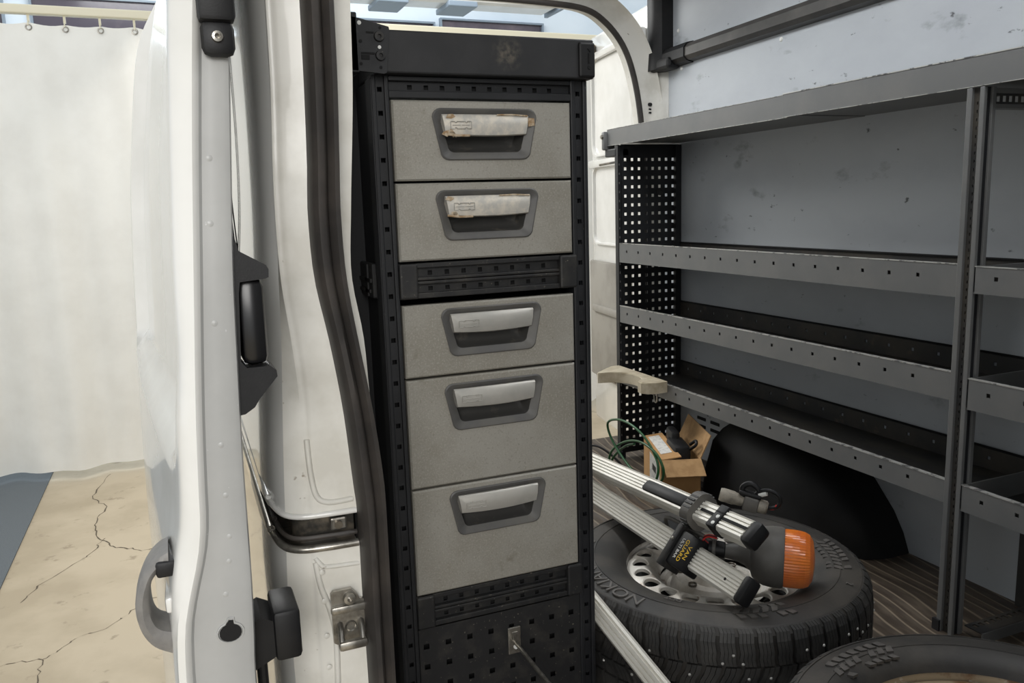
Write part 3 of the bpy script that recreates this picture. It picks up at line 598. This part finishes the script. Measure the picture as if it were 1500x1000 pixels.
# ================================================================== SHELVING UNIT
XS, XW = 1.74, 2.046
sh = thing('shelving_unit', 'grey steel shelving with perforated black end panel along the far wall', 'shelves', (1.9, 2.0, 0))
def tray(z0, z1, y0, y1, name='shelf', m=STEELU, ends=False):
    t = MB().box(XS+.002, XW-.002, y0, y1, z0, z0+.004).build(name, m, sh)
    n = int((y1-y0-.06)/.0905); off = (y1-y0-n*.0905)/2+.02
    hs = [off+.0905*i for i in range(n+1) if off+.0905*i < y1-y0-.03]
    MB().perf((XS, y1, z0-.004), (0, -1, 0), (0, 0, 1), (-1, 0, 0), y1-y0, z1-z0+.004, hs, [(z1-z0)*.62], .010, .010, .0022).build('front_lip', STEEL, t)
    MB().box(XS+.012, XS+.0125, y0, y1, z0, z1-.002).build('lip_return', STEELU, t)
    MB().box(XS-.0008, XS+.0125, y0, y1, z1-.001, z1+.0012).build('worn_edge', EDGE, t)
    MB().perf((XW-.002, y1, z0), (0, -1, 0), (0, 0, 1), (-1, 0, 0), y1-y0, .062, hs, [.036], .010, .010, .002).build('back_lip', STEELU, t)
    MB().tube([(XW-.004, y0, z0+.066), (XW-.004, y1, z0+.066)], .004, 6).build('cable', BPLAST, t)
    if ends: MB().box(XS, XW, y1-.003, y1, z0, z1).build('side_lip', STEEL, t)
    return t
for z0, z1 in ((.869, .945), (.613, .680), (.347, .403)):
    tray(z0, z1, 1.412, 3.035)
for z0, z1 in ((.882, .942), (.600, .672), (.342, .404)):
    tray(z0, z1, .75, 1.366, ends=True)
# top shelf in two overlapping lengths
def topshelf(y0, y1, dz, wr=.0012):
    z0, z1 = 1.352+dz, 1.4185+dz
    t = MB().box(XS+.003, XW, y0, y1, z0+.006, z0+.012).build('top_shelf', STEEL, sh)
    MB().box(XS-dz, XS+.003, y0, y1, z0, z1, bev=.001).build('front_lip', STEEL, t)
    MB().box(XS-.001-dz, XS+.006, y0, y1, z1, z1+wr).build('worn_edge', EDGE, t)  # bright strip: worn metal plus the lit top return put into colour
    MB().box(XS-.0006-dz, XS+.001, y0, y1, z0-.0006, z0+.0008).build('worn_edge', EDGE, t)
topshelf(2.02, 3.128, 0); topshelf(.6, 2.04, .0022, .0030)
tb = MB().box(1.724, 1.80, 3.128, 3.15, 1.335, 1.412, bev=.006).build('end_bracket', STEEL, sh, 40)
MB().box(1.735, 1.80, 3.05, 3.14, 1.305, 1.337, bev=.004).build('bracket_foot', BMETAL, tb)
MB().lathe([(.0001, .008), (.008, .007), (.010, 0)], 10, axes(V((0, 1, 0)), V((0, 0, 1)), V((-1, 0, 0)), V((1.724, 3.14, 1.39)))).build('bolt', GALV, tb)
# perforated end panel
MB().perf((1.762, 3.050, .02), (1, 0, 0), (0, 0, 1), (0, -1, 0), .284, 1.333, [.02+.0335*i for i in range(8)], [.03+.0376*i for i in range(34)], .0125, .0125, .003).build('end_panel', BMETAL, sh)
pe = MB().box(1.7375, 1.7415, 3.035, 3.06, .0, 1.35).box(1.756, 1.764, 3.035, 3.06, 0, 1.35).build('end_post', BMETAL, sh)
MB().perf((1.7415, 3.042, 0), (1, 0, 0), (0, 0, 1), (0, -1, 0), .0145, 1.35, [.007], [.03+.0376*i for i in range(35)], .004, .009, .002).build('slotted_web', BMETAL, pe)
MB().box(2.02, 2.046, 3.03, 3.05, 0, 1.35).build('rear_post', BMETAL, sh)
# front post: twin channels with a slotted web between
fp = MB().box(1.738, 1.752, 1.398, 1.412, 0, 1.352, bev=.0015).box(1.738, 1.748, 1.366, 1.378, 0, 1.352, bev=.0015).box(1.765, 1.777, 1.366, 1.410, 0, 1.352, bev=.0015).build('post', STEEL, sh)
MB().perf((1.746, 1.398, 0), (0, -1, 0), (0, 0, 1), (-1, 0, 0), .020, 1.352, [.010], [.02+.0188*i for i in range(70)], .004, .007, .004).build('slotted_web', STEELU, fp)
MB().box(1.750, 1.766, 1.372, 1.376, 0, 1.352).build('channel_web', BMETAL, fp)
MB().box(1.732, 1.742, 1.40, 1.42, .0, .03).build('foot', BMETAL, fp)
MB().box(2.03, 2.046, 1.36, 1.41, 0, 1.352).build('rear_post', STEELU, sh)
# cross rails from post to wall
def crossrail(y, z, h, w_):
    q = MB().box(1.777, XW, y, y+w_, z, z+.2*h).box(1.777, XW, y, y+w_, z+.75*h, z+h).build('cross_rail', STEEL, sh)
    MB().perf((1.777, y+.004, z+.2*h), (1, 0, 0), (0, 0, 1), (0, -1, 0), XW-1.777, .55*h, [.02+.0205*i for i in range(12)], [.275*h], .012, .3*h, .002).build('slotted_strip', STEELU, q); return q
crossrail(1.372, 1.305, .045, .03)
b2 = MB().perf((1.775, 1.31, .028), (1, 0, 0), (0, 1, 0), (0, 0, 1), .27, .05, [.02+.021*i for i in range(12)], [.034], .012, .014, .003).build('base_rail', STEELU, sh)
MB().box(1.775, 2.045, 1.308, 1.312, 0, .028).build('base_rail_flange', STEEL, b2)
MB().box(2.02, 2.046, 1.30, 1.33, 0, .12).build('base_post', BMETAL, b2)
MB().lathe([(.0001, .004), (.014, .003), (.016, 0)], 16, axes(V((1, 0, 0)), V((0, 0, 1)), V((0, -1, 0)), V((1.95, 3.047, 1.155)))).build('knob', BMETALD, sh)

# wheel arch liner
YS_ = [(1.775, 0), (1.80, .06), (1.84, .12), (1.92, .20), (2.0, .262), (2.1, .31), (2.2, .332), (2.32, .335), (2.42, .315), (2.50, .265), (2.55, .19), (2.58, .10), (2.595, 0)]
rows = []
for y, h in YS_:
    k = (h/.338)**.6 if h else 0; xf = 1.97-.19*k; xt = 1.99-.13*k
    dx = .008*max(0, sin((y-1.8)*22)) if h > .1 else 0
    rows.append([V((xf-.012+dx, y, 0)), V((xf+dx, y, h*.45)), V((xf+(xt-xf)*.35+dx, y, h*.8)), V((xt, y, h*.95)), V((xt+.05, y, h)), V((2.049, y, h*1.0))])
wa = struct(MB().grid(rows).build('wheel_arch', ARCH, None, 40)); wa['label'] = 'black moulded wheel arch liner under the shelves'

# cream holder clipped on the lowest shelf
ch = thing('pipe_holder', 'cream plastic curved holder clipped on the lowest shelf edge', 'holder', (1.70, 2.85, .36))
arc = [(1.7395, 3.045), (1.700, 3.045), (1.590, 2.964), (1.586, 2.952), (1.592, 2.944)]+[(p.x, p.y) for p in spline([(1.600, 2.944, 0), (1.640, 2.930, 0), (1.678, 2.895, 0), (1.694, 2.845, 0), (1.693, 2.80, 0), (1.680, 2.762, 0), (1.655, 2.742, 0)], 4)]+[(1.642, 2.728), (1.640, 2.70), (1.655, 2.676), (1.695, 2.662), (1.7395, 2.668)]
MB().prism(arc, lambda a, b, d: (a, b, d), .375, .416).build('holder_body', CREAM, ch, 30)
MB().prism([(a+.004*(1 if a < 1.7 else 0), b) for a, b in arc], lambda a, b, d: (a, b, d), .416, .4185).build('holder_top', CREAM, ch)
MB().tube(spline([(1.70, 2.70, .376), (1.70, 2.70, .345), (1.70, 2.69, .335), (1.70, 2.68, .345), (1.70, 2.68, .376)], 4), .0035, 6).build('wire_clip', GALV, ch)
MB().cyl((1.69, 2.99, .376), (1.69, 2.99, .355), .006, 8).build('pin', CREAM, ch)

# ================================================================== WHEELS
def wheel(loc, label, kr, rotz):
    wz = thing('spare_wheel', label, 'wheel', loc, (0, 0, rotz), 'spare wheels lying on the load floor')
    pr = [(.212, .222), (.222, .232), (.232, .2385), (.250, .2455), (.275, .2515), (.290, .253), (.2905, .2545), (.2935, .2545), (.294, .253), (.320, .2505), (.338, .246), (.3385, .2475), (.342, .2465), (.3455, .243), (.354, .232), (.357, .20), (.358, .13), (.357, .05), (.350, .015), (.33, .004), (.28, .0), (.23, .015), (.212, .03)]
    pr = [((r if r > .29 else .29-(.29-r)*(1-kr/.078)), z) for r, z in pr]
    tyre = MB().lathe(pr, 96).build('tyre', RUBBER, wz, 30, local=True)
    T = MB(); S = MB(); n = 58
    def lug(a0, a1, prof, skew=0.0, wig=0.0, slices=4):
        for k in range(slices):
            f0, f1 = a0+(a1-a0)*(k+.04)/slices, a0+(a1-a0)*(k+.93)/slices
            rows = []
            for j, (r, z, d) in enumerate(prof):
                o = skew*j/(len(prof)-1)+(wig if j % 2 else -wig)
                rows.append([V(((r)*cos(f+o), (r)*sin(f+o), z)) for f in (f0, f1)]+[V(((r-d)*cos(f+o), (r-d)*sin(f+o), z)) for f in (f1, f0)])
            T.grid(rows, True); m = len(T.v); T.f += [tuple(range(m-4, m)), tuple(range(m-4*len(rows), m-4*len(rows)+4))]
    da = 2*pi/n
    for i in range(n):
        a = i*da; s_ = .80
        lug(a, a+da*s_, [(.3445, .2455, .004), (.3535, .2385, .010), (.3625, .222, .014), (.3655, .200, .012), (.3662, .188, .012), (.3664, .172, .012)], .012, .0035)
        lug(a+.4*da, a+da*(.4+s_), [(.3665, .168, .012), (.3668, .152, .012), (.3668, .136, .012), (.3668, .122, .012)], -.05, .003, 3)
        lug(a, a+da*s_, [(.3668, .117, .012), (.3668, .103, .012), (.3667, .086, .012)], .05, .003, 3)
        lug(a+.3*da, a+da*(.3+s_), [(.3664, .080, .012), (.3655, .055, .012), (.3625, .030, .014), (.352, .012, .01)], .012, .003)
        for (dz, ph, pb) in ((.178, .25, .55), (.145, .6, .35), (.108, .3, .35), (.197, .7, .18)):
            if random.random() < pb:
                an = a+ph*da+random.uniform(-.01, .01); rr = .3666
                Mx = axes(V((-sin(an), cos(an), 0)), V((0, 0, 1)), V((cos(an), sin(an), 0)), V((rr*cos(an), rr*sin(an), dz)))
                S.lathe([(.0001, .0026), (.0018, .0024), (.0034, .0006), (.0036, 0)], 8, Mx)
    T.build('tread', TREAD, tyre); S.build('studs', STUD, tyre)['kind'] = 'stuff'
    # lettering bent round the sidewall (clockwise, tops outward)
    def ring_text(txt, size, rad_c, ang, z, stretch=1.0):
        vs_, fs_ = text_mesh(txt, size, .0012); L_ = MB(); out = []
        for p in vs_:
            a = ang-p.x*stretch/rad_c; r = rad_c+p.y; out.append(V((r*cos(a), r*sin(a), z+p.z-.35*(abs(r-.285)**1.6)*.6)))
        L_.add(out, fs_); return L_
    return wz, tyre, ring_text
w1, ty1, rtx = wheel((1.162, 1.58, 0), 'studded winter tyre on silver steel wheel with aluminium bars lying across', 0, 0)
rtx('NOKIAN TYRES', .048, .312, rad(171), .2535, 1.12).build('lettering', LETTER, ty1, None, True)
rtx('2', .022, .318, rad(-56), .2535).build('lettering', LETTER, ty1, None, True)
rtx('LT', .03, .318, rad(62), .2535).build('lettering', LETTER, ty1, None, True)
rtx('DOT', .018, .262, rad(215), .2515).build('lettering', LETTER, ty1, None, True)
def block_mark(ang, n, tyre, seed):
    rnd = random.Random(seed); q = MB()
    for i in range(n):
        a = ang+i*.072
        for r0_, r1_, sk in ((.262, .276, .02), (.279, .298, -.025), (.301, .318, .02)):
            if rnd.random() < .12: continue
            pts = [(r0_, a), (r1_, a+sk), (r1_-.002, a+sk+.046), (r0_+.002, a+.05)]
            z = .2535 if r0_ > .27 else .2505
            q.prism([(r*cos(t), r*sin(t)) for r, t in pts], lambda x, y, d: (x, y, d), z-.004, z+.0012)
    q.build('tread_emblem', LETTER2, tyre, None, True)
block_mark(rad(-42), 8, ty1, 3); block_mark(rad(243), 6, ty1, 5)
def rim(par, m, tyre, kr=0.0):
    lip = [(.206, .10), (.208, .165), (.211, .195), (.2145, .2075), (.2175, .222), (.2245, .230), (.229, .2275), (.228, .222)]
    o = MB().lathe([(r+kr, z) for r, z in lip], 72).build('rim', m, par, 40, local=True)
    D = MB(); n = 20
    tabz = [(.10, .180), (.125, .186), (.145, .208), (.162, .2205), (.185, .2215), (.200, .216), (.214+kr, .206)]
    def zz(r): return interp(tabz, r)
    ra, rb = .128, .210+kr; rc = .178
    for i in range(n):
        a0 = 2*pi*i/n+.03; hw_ = pi/n
        loop = [(.0205*cos(t)/rc, .0190*sin(t)) for t in [2*pi*q/24 for q in range(24)]]
        fn = lambda a, r, a0=a0: ((rc+r)*cos(a0+a), (rc+r)*sin(a0+a), zz(rc+r))
        inner = [(a*1.16, r*1.16) for a, r in loop]
        rect = (-hw_, hw_, -.027, .026)
        out = plate_hole(D, inner, rect, fn)
        D.grid([[V(fn(a, r)) for a, r in inner], [V(fn(a, r))-V((0, 0, .002)) for a, r in loop], [V(fn(a*.96, r*.96))-V((0, 0, .010)) for a, r in loop]], True)
        for r0_, r1_ in ((rc-.027, ra), (rc+.026, rb)):
            q0 = [r0_+(r1_-r0_)*k/3 for k in range(4)]
            D.grid([[V(fn(-hw_+2*hw_*j/3, r-rc)) for j in range(4)] for r in q0])
    D.build('wheel_disc', m, o, 35, local=True)
    MB().lathe([(.130, .178), (.118, .178), (.112, .168), (.104, .168), (.098, .186), (.088, .196), (.070, .198), (.062, .190), (.052, .190), (.046, .206), (.034, .208), (.033, .16)], 48).build('hub', m, o, 35, local=True)
    for i in range(6):
        a = 2*pi*i/6+.3; MB().lathe([(.008, .004), (.0105, .006), (.0105, 0)], 10, Matrix.Translation((.079*cos(a), .079*sin(a), .197))).build('bolt_seat', DSTEEL, o, None, True)
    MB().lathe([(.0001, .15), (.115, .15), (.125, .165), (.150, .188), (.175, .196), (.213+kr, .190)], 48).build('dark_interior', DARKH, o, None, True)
rim(w1, RIM, ty1)
w2, ty2, rtx = wheel((1.165, .79, .0), 'second tyre with rusty steel rim, cut off at the bottom right corner', .034, 0)
block_mark(rad(82), 8, ty2, 11); rtx('NOKIAN', .046, .312, rad(150), .2535, 1.06).build('lettering', LETTER, ty2, None, True)
rim(w2, RIMR, ty2, .034)

# ================================================================== ALUMINIUM BARS
def bar(name, label, P0, P1, wd, th, roll, ribs=6):
    P0, P1 = V(P0), V(P1); a = (P1-P0).normalized(); L_ = (P1-P0).length
    side = a.cross(V((0, 0, 1))).normalized(); upn = side.cross(a)
    c, s_ = cos(roll), sin(roll); wv = c*side+s_*upn; nv = -s_*side+c*upn
    M = axes(wv, a, nv, P0)                    # local x width, y length, z normal
    t = thing(name, label, 'bar', (P0+P1)/2, (0, 0, 0), 'aluminium roof bars')
    pf = []
    h = th/2
    pf += [(-wd/2, -h+.004), (-wd/2, h-.008), (-wd/2+.004, h-.002)]
    step = (wd-.012)/ribs
    for i in range(ribs):
        x = -wd/2+.006+i*step; pf += [(x, h), (x+.60*step, h), (x+.64*step, h-.0035), (x+.96*step, h-.0035)]
    pf += [(wd/2-.004, h-.002), (wd/2, h-.008), (wd/2, -h+.004), (wd/2-.004, -h), (-wd/2+.004, -h)]
    q = MB().prism(pf, lambda x, z, d: M @ V((x, d, z)), 0, L_); q.build('profile', ALU2, t)
    return t, M, L_
ALU2 = mat('ribbed_aluminium', (222, 219, 210), .4, .1, col2=(210, 206, 195), scale=6)
def capbox(M, y0, y1, wd, th, name, m, par, bev=.006):
    q = MB().box(-wd/2, wd/2, y0, y1, -th/2, th/2, bev=bev); q.v = [M @ p for p in q.v]; return q.build(name, m, par, 40)
b1, M1, L1 = bar('roof_bar', 'ribbed aluminium bar with black clamp lying across the silver wheel', (1.055, 1.325, .296), (1.052, 2.34, .296), .060, .034, rad(52))
capbox(M1, -.022, .002, .062, .036, 'end_cap', BPLAST, b1, .008)
q = MB().cyl(M1 @ V((-.002, .045, .0172)), M1 @ V((-.002, .045, .0177)), .0035, 10); q.build('hole', DARKH, b1)
cl = capbox(M1, .165, .235, .088, .05, 'clamp_sleeve', BPLAST, b1, .006)
capbox(M1, .233, .252, .116, .062, 'clamp_flange', BMETALD, cl, .003)
q = MB().lathe([(.0001, .003), (.004, .0025), (.005, 0)], 12); q.v = [M1 @ (V((.012, .2425, .031))+p) for p in q.v]; q.build('screw', GALV, cl)
for txt, y, sz, m_ in (('VAN', .180, .0175, YELLOW), ('GUARD', .1965, .0165, YELLOW), ('ULTI BAR', .212, .0125, WPRINT)):
    vs_, fs_ = text_mesh(txt, sz, .0002)
    q = MB().add([M1 @ V((-p.x, y-p.y, .0255+p.z)) for p in vs_], fs_); q.build('print', m_, cl)
b2_, M2, L2 = bar('roof_bar', 'ribbed aluminium bar with black roller and strap, ending above the orange beacon', (1.086, 1.345, .408), (1.075, 2.25, .352), .056, .036, rad(38), 5)
capbox(M2, -.030, .002, .058, .038, 'end_cap', BPLAST, b2_, .010)
q = MB().box(-.029, .029, -.001, .2, .0172, .0182); q = MB().box(-.004, .004, .0, .16, .016, .0183); q.v = [M2 @ p for p in q.v]; q.build('groove', DARKH, b2_)
st_ = capbox(M2, .082, .112, .062, .044, 'strap', BPLAST, b2_, .004)
for x in (-.012, .006):
    q = MB().lathe([(.0001, .002), (.004, .0018), (.005, 0)], 12); q.v = [M2 @ (V((x-.008, .092, .022))+p) for p in q.v]; q.build('rivet', WPRINT, st_)
q = MB().box(.008, .012, .086, .108, .0215, .0228); q.v = [M2 @ p for p in q.v]; q.build('slot', DARKH, st_)
rl = MB(); lp = rrect(.088, .072, .03, 6)
rl.prism(lp, lambda x, z, d: M2 @ V((x, d, z)), .17, .20); rl_o = rl.build('roller_flange', BRUB, b2_, 40)
R2 = MB()
for i in range(26):
    a = 2*pi*i/26; k = .0455*cos(a), .0375*sin(a); q = MB().box(-.0022, .0022, .172, .198, -.0018, .0018); q.v = [M2 @ V((p.x+k[0], p.y, p.z+k[1])) for p in q.v]; R2.add(q.v, q.f)
R2.build('roller_ribs', BPLAST, rl_o)
capbox(M2, .215, .40, .034, .050, 'foam_grip', BPLAST, b2_, .010)
# third bar leaning at the cabinet corner
b3, M3, L3 = bar('roof_bar', 'aluminium bar leaning beside the foot of the drawer cabinet', (.868, .93, .03), (.7815, 1.60, .265), .042, .024, rad(58), 3)

# thin dark rails and flat strap between the bars
tr = thing('dark_rail', 'pair of thin dark rails lying between the aluminium bars', 'rail', (1.1, 2.0, .28))
for dx in (0, .022): MB().cyl((1.085+dx, 1.78, .262+.3*dx), (1.06+dx*1.4, 2.35, .30), .006, 8).build('rail_rod', BPLAST, tr)
fl = MB().box(1.115, 1.20, 1.62, 1.80, .252, .262, bev=.003).build('rubber_pad', BPLAST); tag(fl, 'flat black rubber pad on the tyre between the two bars', 'pad')

# ================================================================== BEACON
bd = V((.148, -.128, -.004)).normalized(); bo = V((1.128, 1.468, .312))
bz = bd; bx = bz.cross(V((0, 0, 1))).normalized(); by = bz.cross(bx); MBc = axes(bx, by, bz, bo)
be = thing('beacon_light', 'orange warning beacon with black rubber base lying on the tyre', 'light', (1.2, 1.41, .25))
MB().lathe([(.016, -.012), (.018, 0), (.021, .018), (.027, .033), (.036, .042), (.037, .0455), (.040, .0465), (.050, .050), (.060, .060), (.066, .075), (.0685, .092), (.0685, .112), (.066, .118), (.05, .119)], 40, MBc, True).build('rubber_base', BRUB, be, 35)
L_ = MB(); rows = []
for (r, h) in ((.060, .117), (.0635, .119), (.0638, .135), (.063, .150), (.061, .162), (.056, .172), (.044, .180), (.02, .184), (.0005, .185)):
    rows.append([MBc @ V(((r+(.0009*(j % 2) if r > .05 else 0))*cos(2*pi*j/120), (r+(.0009*(j % 2) if r > .05 else 0))*sin(2*pi*j/120), h)) for j in range(120)])
L_.grid(rows, True).build('amber_lens', AMBER, be)
pc = MB().lathe([(.012, -.05), (.020, -.048), (.0215, -.028), (.020, -.012), (.016, -.010)], 20, MBc, True).build('cable_plug', BPLAST, be, 40)
q = MB().lathe([(.0225, -.040), (.0235, -.038), (.0235, -.034), (.0225, -.032)], 20, MBc); q.build('plug_ring', BRUB, pc)
for k, m_ in ((-.006, REDW), (.0, BPLAST), (.006, REDW)):
    MB().tube(spline([MBc @ V((k, -.01, -.05)), MBc @ V((k*1.5, -.022, -.062)), MBc @ V((k, -.032, -.05)), MBc @ V((k, -.03, -.03))], 5), .0018, 6).build('wire', m_, be)
cb = MB().tube(spline([(1.10, 1.50, .330), (1.08, 1.54, .345), (1.075, 1.60, .345), (1.08, 1.66, .335), (1.11, 1.70, .29), (1.14, 1.70, .262)], 6), .005, 8).build('cable', BRUB, be, 60)
# second plug with cable loop on top of the bar
sp = thing('cable_connector', 'dusty grey cable plug with looped wires above the roof bar', 'connector', (1.16, 1.47, .42))
GREYP = mat('dusty_grey_plug', (150, 143, 130), .6, col2=(110, 104, 94), scale=40)
P0, P1 = V((1.112, 1.487, .448)), V((1.165, 1.435, .432)); az = (P1-P0).normalized(); ax_ = az.cross(V((0, 0, 1))).normalized(); MP = axes(ax_, az.cross(ax_), az, P0)
MB().lathe([(.008, .003), (.008, 0), (.0145, 0), (.016, .006), (.016, .03), (.0145, .034), (.0135, .05), (.011, .055)], 18, MP, True).build('plug_barrel', GREYP, sp, 40)
MB().lathe([(.0001, .0005), (.0075, .0005)], 12, MP).build('plug_socket', DARKH, sp)
q = MB().box(-.017, .017, -.017, .017, .054, .088, bev=.005); q.v = [MP @ p for p in q.v]; q.build('plug_body', BRUB, sp, 40)
q = MB().box(-.012, .012, -.026, -.016, .04, .09, bev=.003); q.v = [MP @ p for p in q.v]; q.build('plug_clip', BPLAST, sp, 40)
MB().lathe([(.009, .086), (.0155, .088), (.0155, .104), (.012, .108), (.006, .108)], 16, MP, True).build('plug_end', GREYP, sp, 40)
MB().tube(spline([MP @ V((0, -.01, .05)), MP @ V((.0, -.032, .045)), MP @ V((0, -.045, .06)), MP @ V((0, -.036, .08)), MP @ V((0, -.022, .078))], 6), .0065, 8).build('cable_loop', BPLAST, sp, 60)
MB().tube(spline([MP @ V((0, -.020, .072)), MP @ V((.004, -.038, .088)), MP @ V((.006, -.044, .108)), MP @ V((.006, -.034, .128)), MP @ V((.004, -.012, .128)), MP @ V((0, 0, .108))], 6), .0045, 8).build('cable_loop', BPLAST, sp, 60)
MB().tube(spline([MP @ V((.004, -.014, .126)), MP @ V((.003, -.004, .120)), MP @ V((0, 0, .108))], 5), .0032, 8).build('wire', REDW, sp, 60)
MB().tube([MP @ V((.002, -.026, .083)), MP @ V((.004, -.036, .098))], .0065, 8).build('cable_tie', WPRINT, sp)

# ================================================================== CARDBOARD BOX
bx_ = thing('cardboard_box', 'open brown cardboard box with white labels under the lowest shelf', 'box', (1.66, 2.59, 0))
FL, FR, BR, BL = V((1.575, 2.455, .18)), V((1.712, 2.405, .18)), V((1.79, 2.685, .18)), V((1.655, 2.765, .18))
ex = (FR-FL).normalized(); ey = (BL-FL); ey = (ey-ex*ey.dot(ex)).normalized(); W_, D_ = (FR-FL).length, (BL-FL).dot(ey); Hh = .18; T_ = .004
MB_ = axes(ex, ey, V((0, 0, 1)), V((FL.x, FL.y, 0)))
def cbx(x0, x1, y0, y1, z0, z1, name, m, par=bx_, R=None):
    q = MB().box(x0, x1, y0, y1, z0, z1); q.v = [MB_ @ ((R @ p) if R else p) for p in q.v]; return q.build(name, m, par)
q = MB()
for b_ in ((0, W_, 0, T_, .002, Hh), (0, W_, D_-T_, D_, .002, Hh), (0, T_, 0, D_, .002, Hh), (W_-T_, W_, 0, D_, .002, Hh), (0, W_, 0, D_, .002, .006)): q.box(*b_)
q.v = [MB_ @ p for p in q.v]; q.build('carton', CARD, bx_)
def flap(hinge, ang, axis, dims, name='flap'):
    R = Matrix.Translation(hinge) @ Matrix.Rotation(ang, 4, axis); return cbx(*dims, name, CARDD if name == 'flap' else CARD, bx_, R)
lfp = flap((0, 0, Hh), rad(-8), 'Y', (0, .075, 0, D_, 0, T_), 'side_flap')
cbx(.012, .055, .06, D_-.03, 0, .0006, 'label', PAPER, lfp, Matrix.Translation((0, 0, Hh+T_+.001)) @ Matrix.Rotation(rad(-8), 4, 'Y'))
flap((W_, 0, Hh), rad(-66), 'Y', (0, .095, 0, D_, 0, T_))
flap((0, 0, Hh), rad(28), 'X', (0.002, W_, -.085, 0, 0, T_))
cbx(-.0008, 0, .03, .20, .03, .155, 'label', PAPER)
cbx(-.0014, -.0007, .09, .15, .10, .125, 'print', INK)
dv = thing('black_charger', 'black plastic device with strap inside the open cardboard box', 'device', tuple(MB_ @ V((.10, .14, .1))))
q = MB().box(.062, .125, .05, .2, .06, .215, bev=.015); q.v = [MB_ @ p for p in q.v]; q.build('device_body', BPLAST, dv, 40)
q = MB().box(.075, .11, .16, .26, .1, .24, bev=.012); q.v = [MB_ @ p for p in q.v]; q.build('device_grip', BPLAST, dv, 40)
MB().tube([MB_ @ V(p) for p in spline([(.12, .06, .2), (.135, .03, .225), (.14, .05, .235), (.13, .09, .21)], 5)], .006, 8).build('strap', BPLAST, dv, 60)
# green cable coil
def xp(u, v, x=1.62): return V((x, 0, 0))
gc = thing('green_cable', 'coil of green cable leaning against the cardboard box', 'cable', (1.57, 2.72, 0))
def gp(lst, x0, dx): return [V((x0+dx*math.sin(i*1.1), y, z)) for i, (y, z) in enumerate(lst)]
c1 = [(2.50, .075), (2.66, .13), (2.76, .19), (2.78, .25), (2.70, .285), (2.60, .29), (2.515, .265), (2.46, .225), (2.42, .18), (2.42, .13), (2.47, .08), (2.52, .05)]
c2 = [(2.80, .06), (2.79, .12), (2.73, .17), (2.63, .215), (2.53, .235), (2.44, .22), (2.40, .175), (2.41, .13), (2.45, .09), (2.50, .03)]
MB().tube(spline(gp(c1, 1.535, .006), 6), .0048, 8).build('cable_loop', GREEN, gc, 60)
MB().tube(spline(gp(c2, 1.545, .006), 6), .0048, 8).build('cable_loop', GREEN, gc, 60)
MB().tube(spline([V((1.552, 2.80, .0)), V((1.56, 2.80, .08)), V((1.565, 2.76, .13)), V((1.56, 2.68, .18)), V((1.548, 2.6, .21))], 6), .0048, 8).build('cable_loop', GREEN, gc, 60)
bc = MB().tube(spline([(1.56, 3.0, .0), (1.555, 3.01, .07), (1.57, 2.98, .10), (1.60, 2.93, .09), (1.64, 2.88, .045), (1.66, 2.86, .006)], 6), .0045, 8).build('black_cable', BPLAST, None, 60)
tag(bc, 'thin black cable arching up from the floor beside the end panel', 'cable')
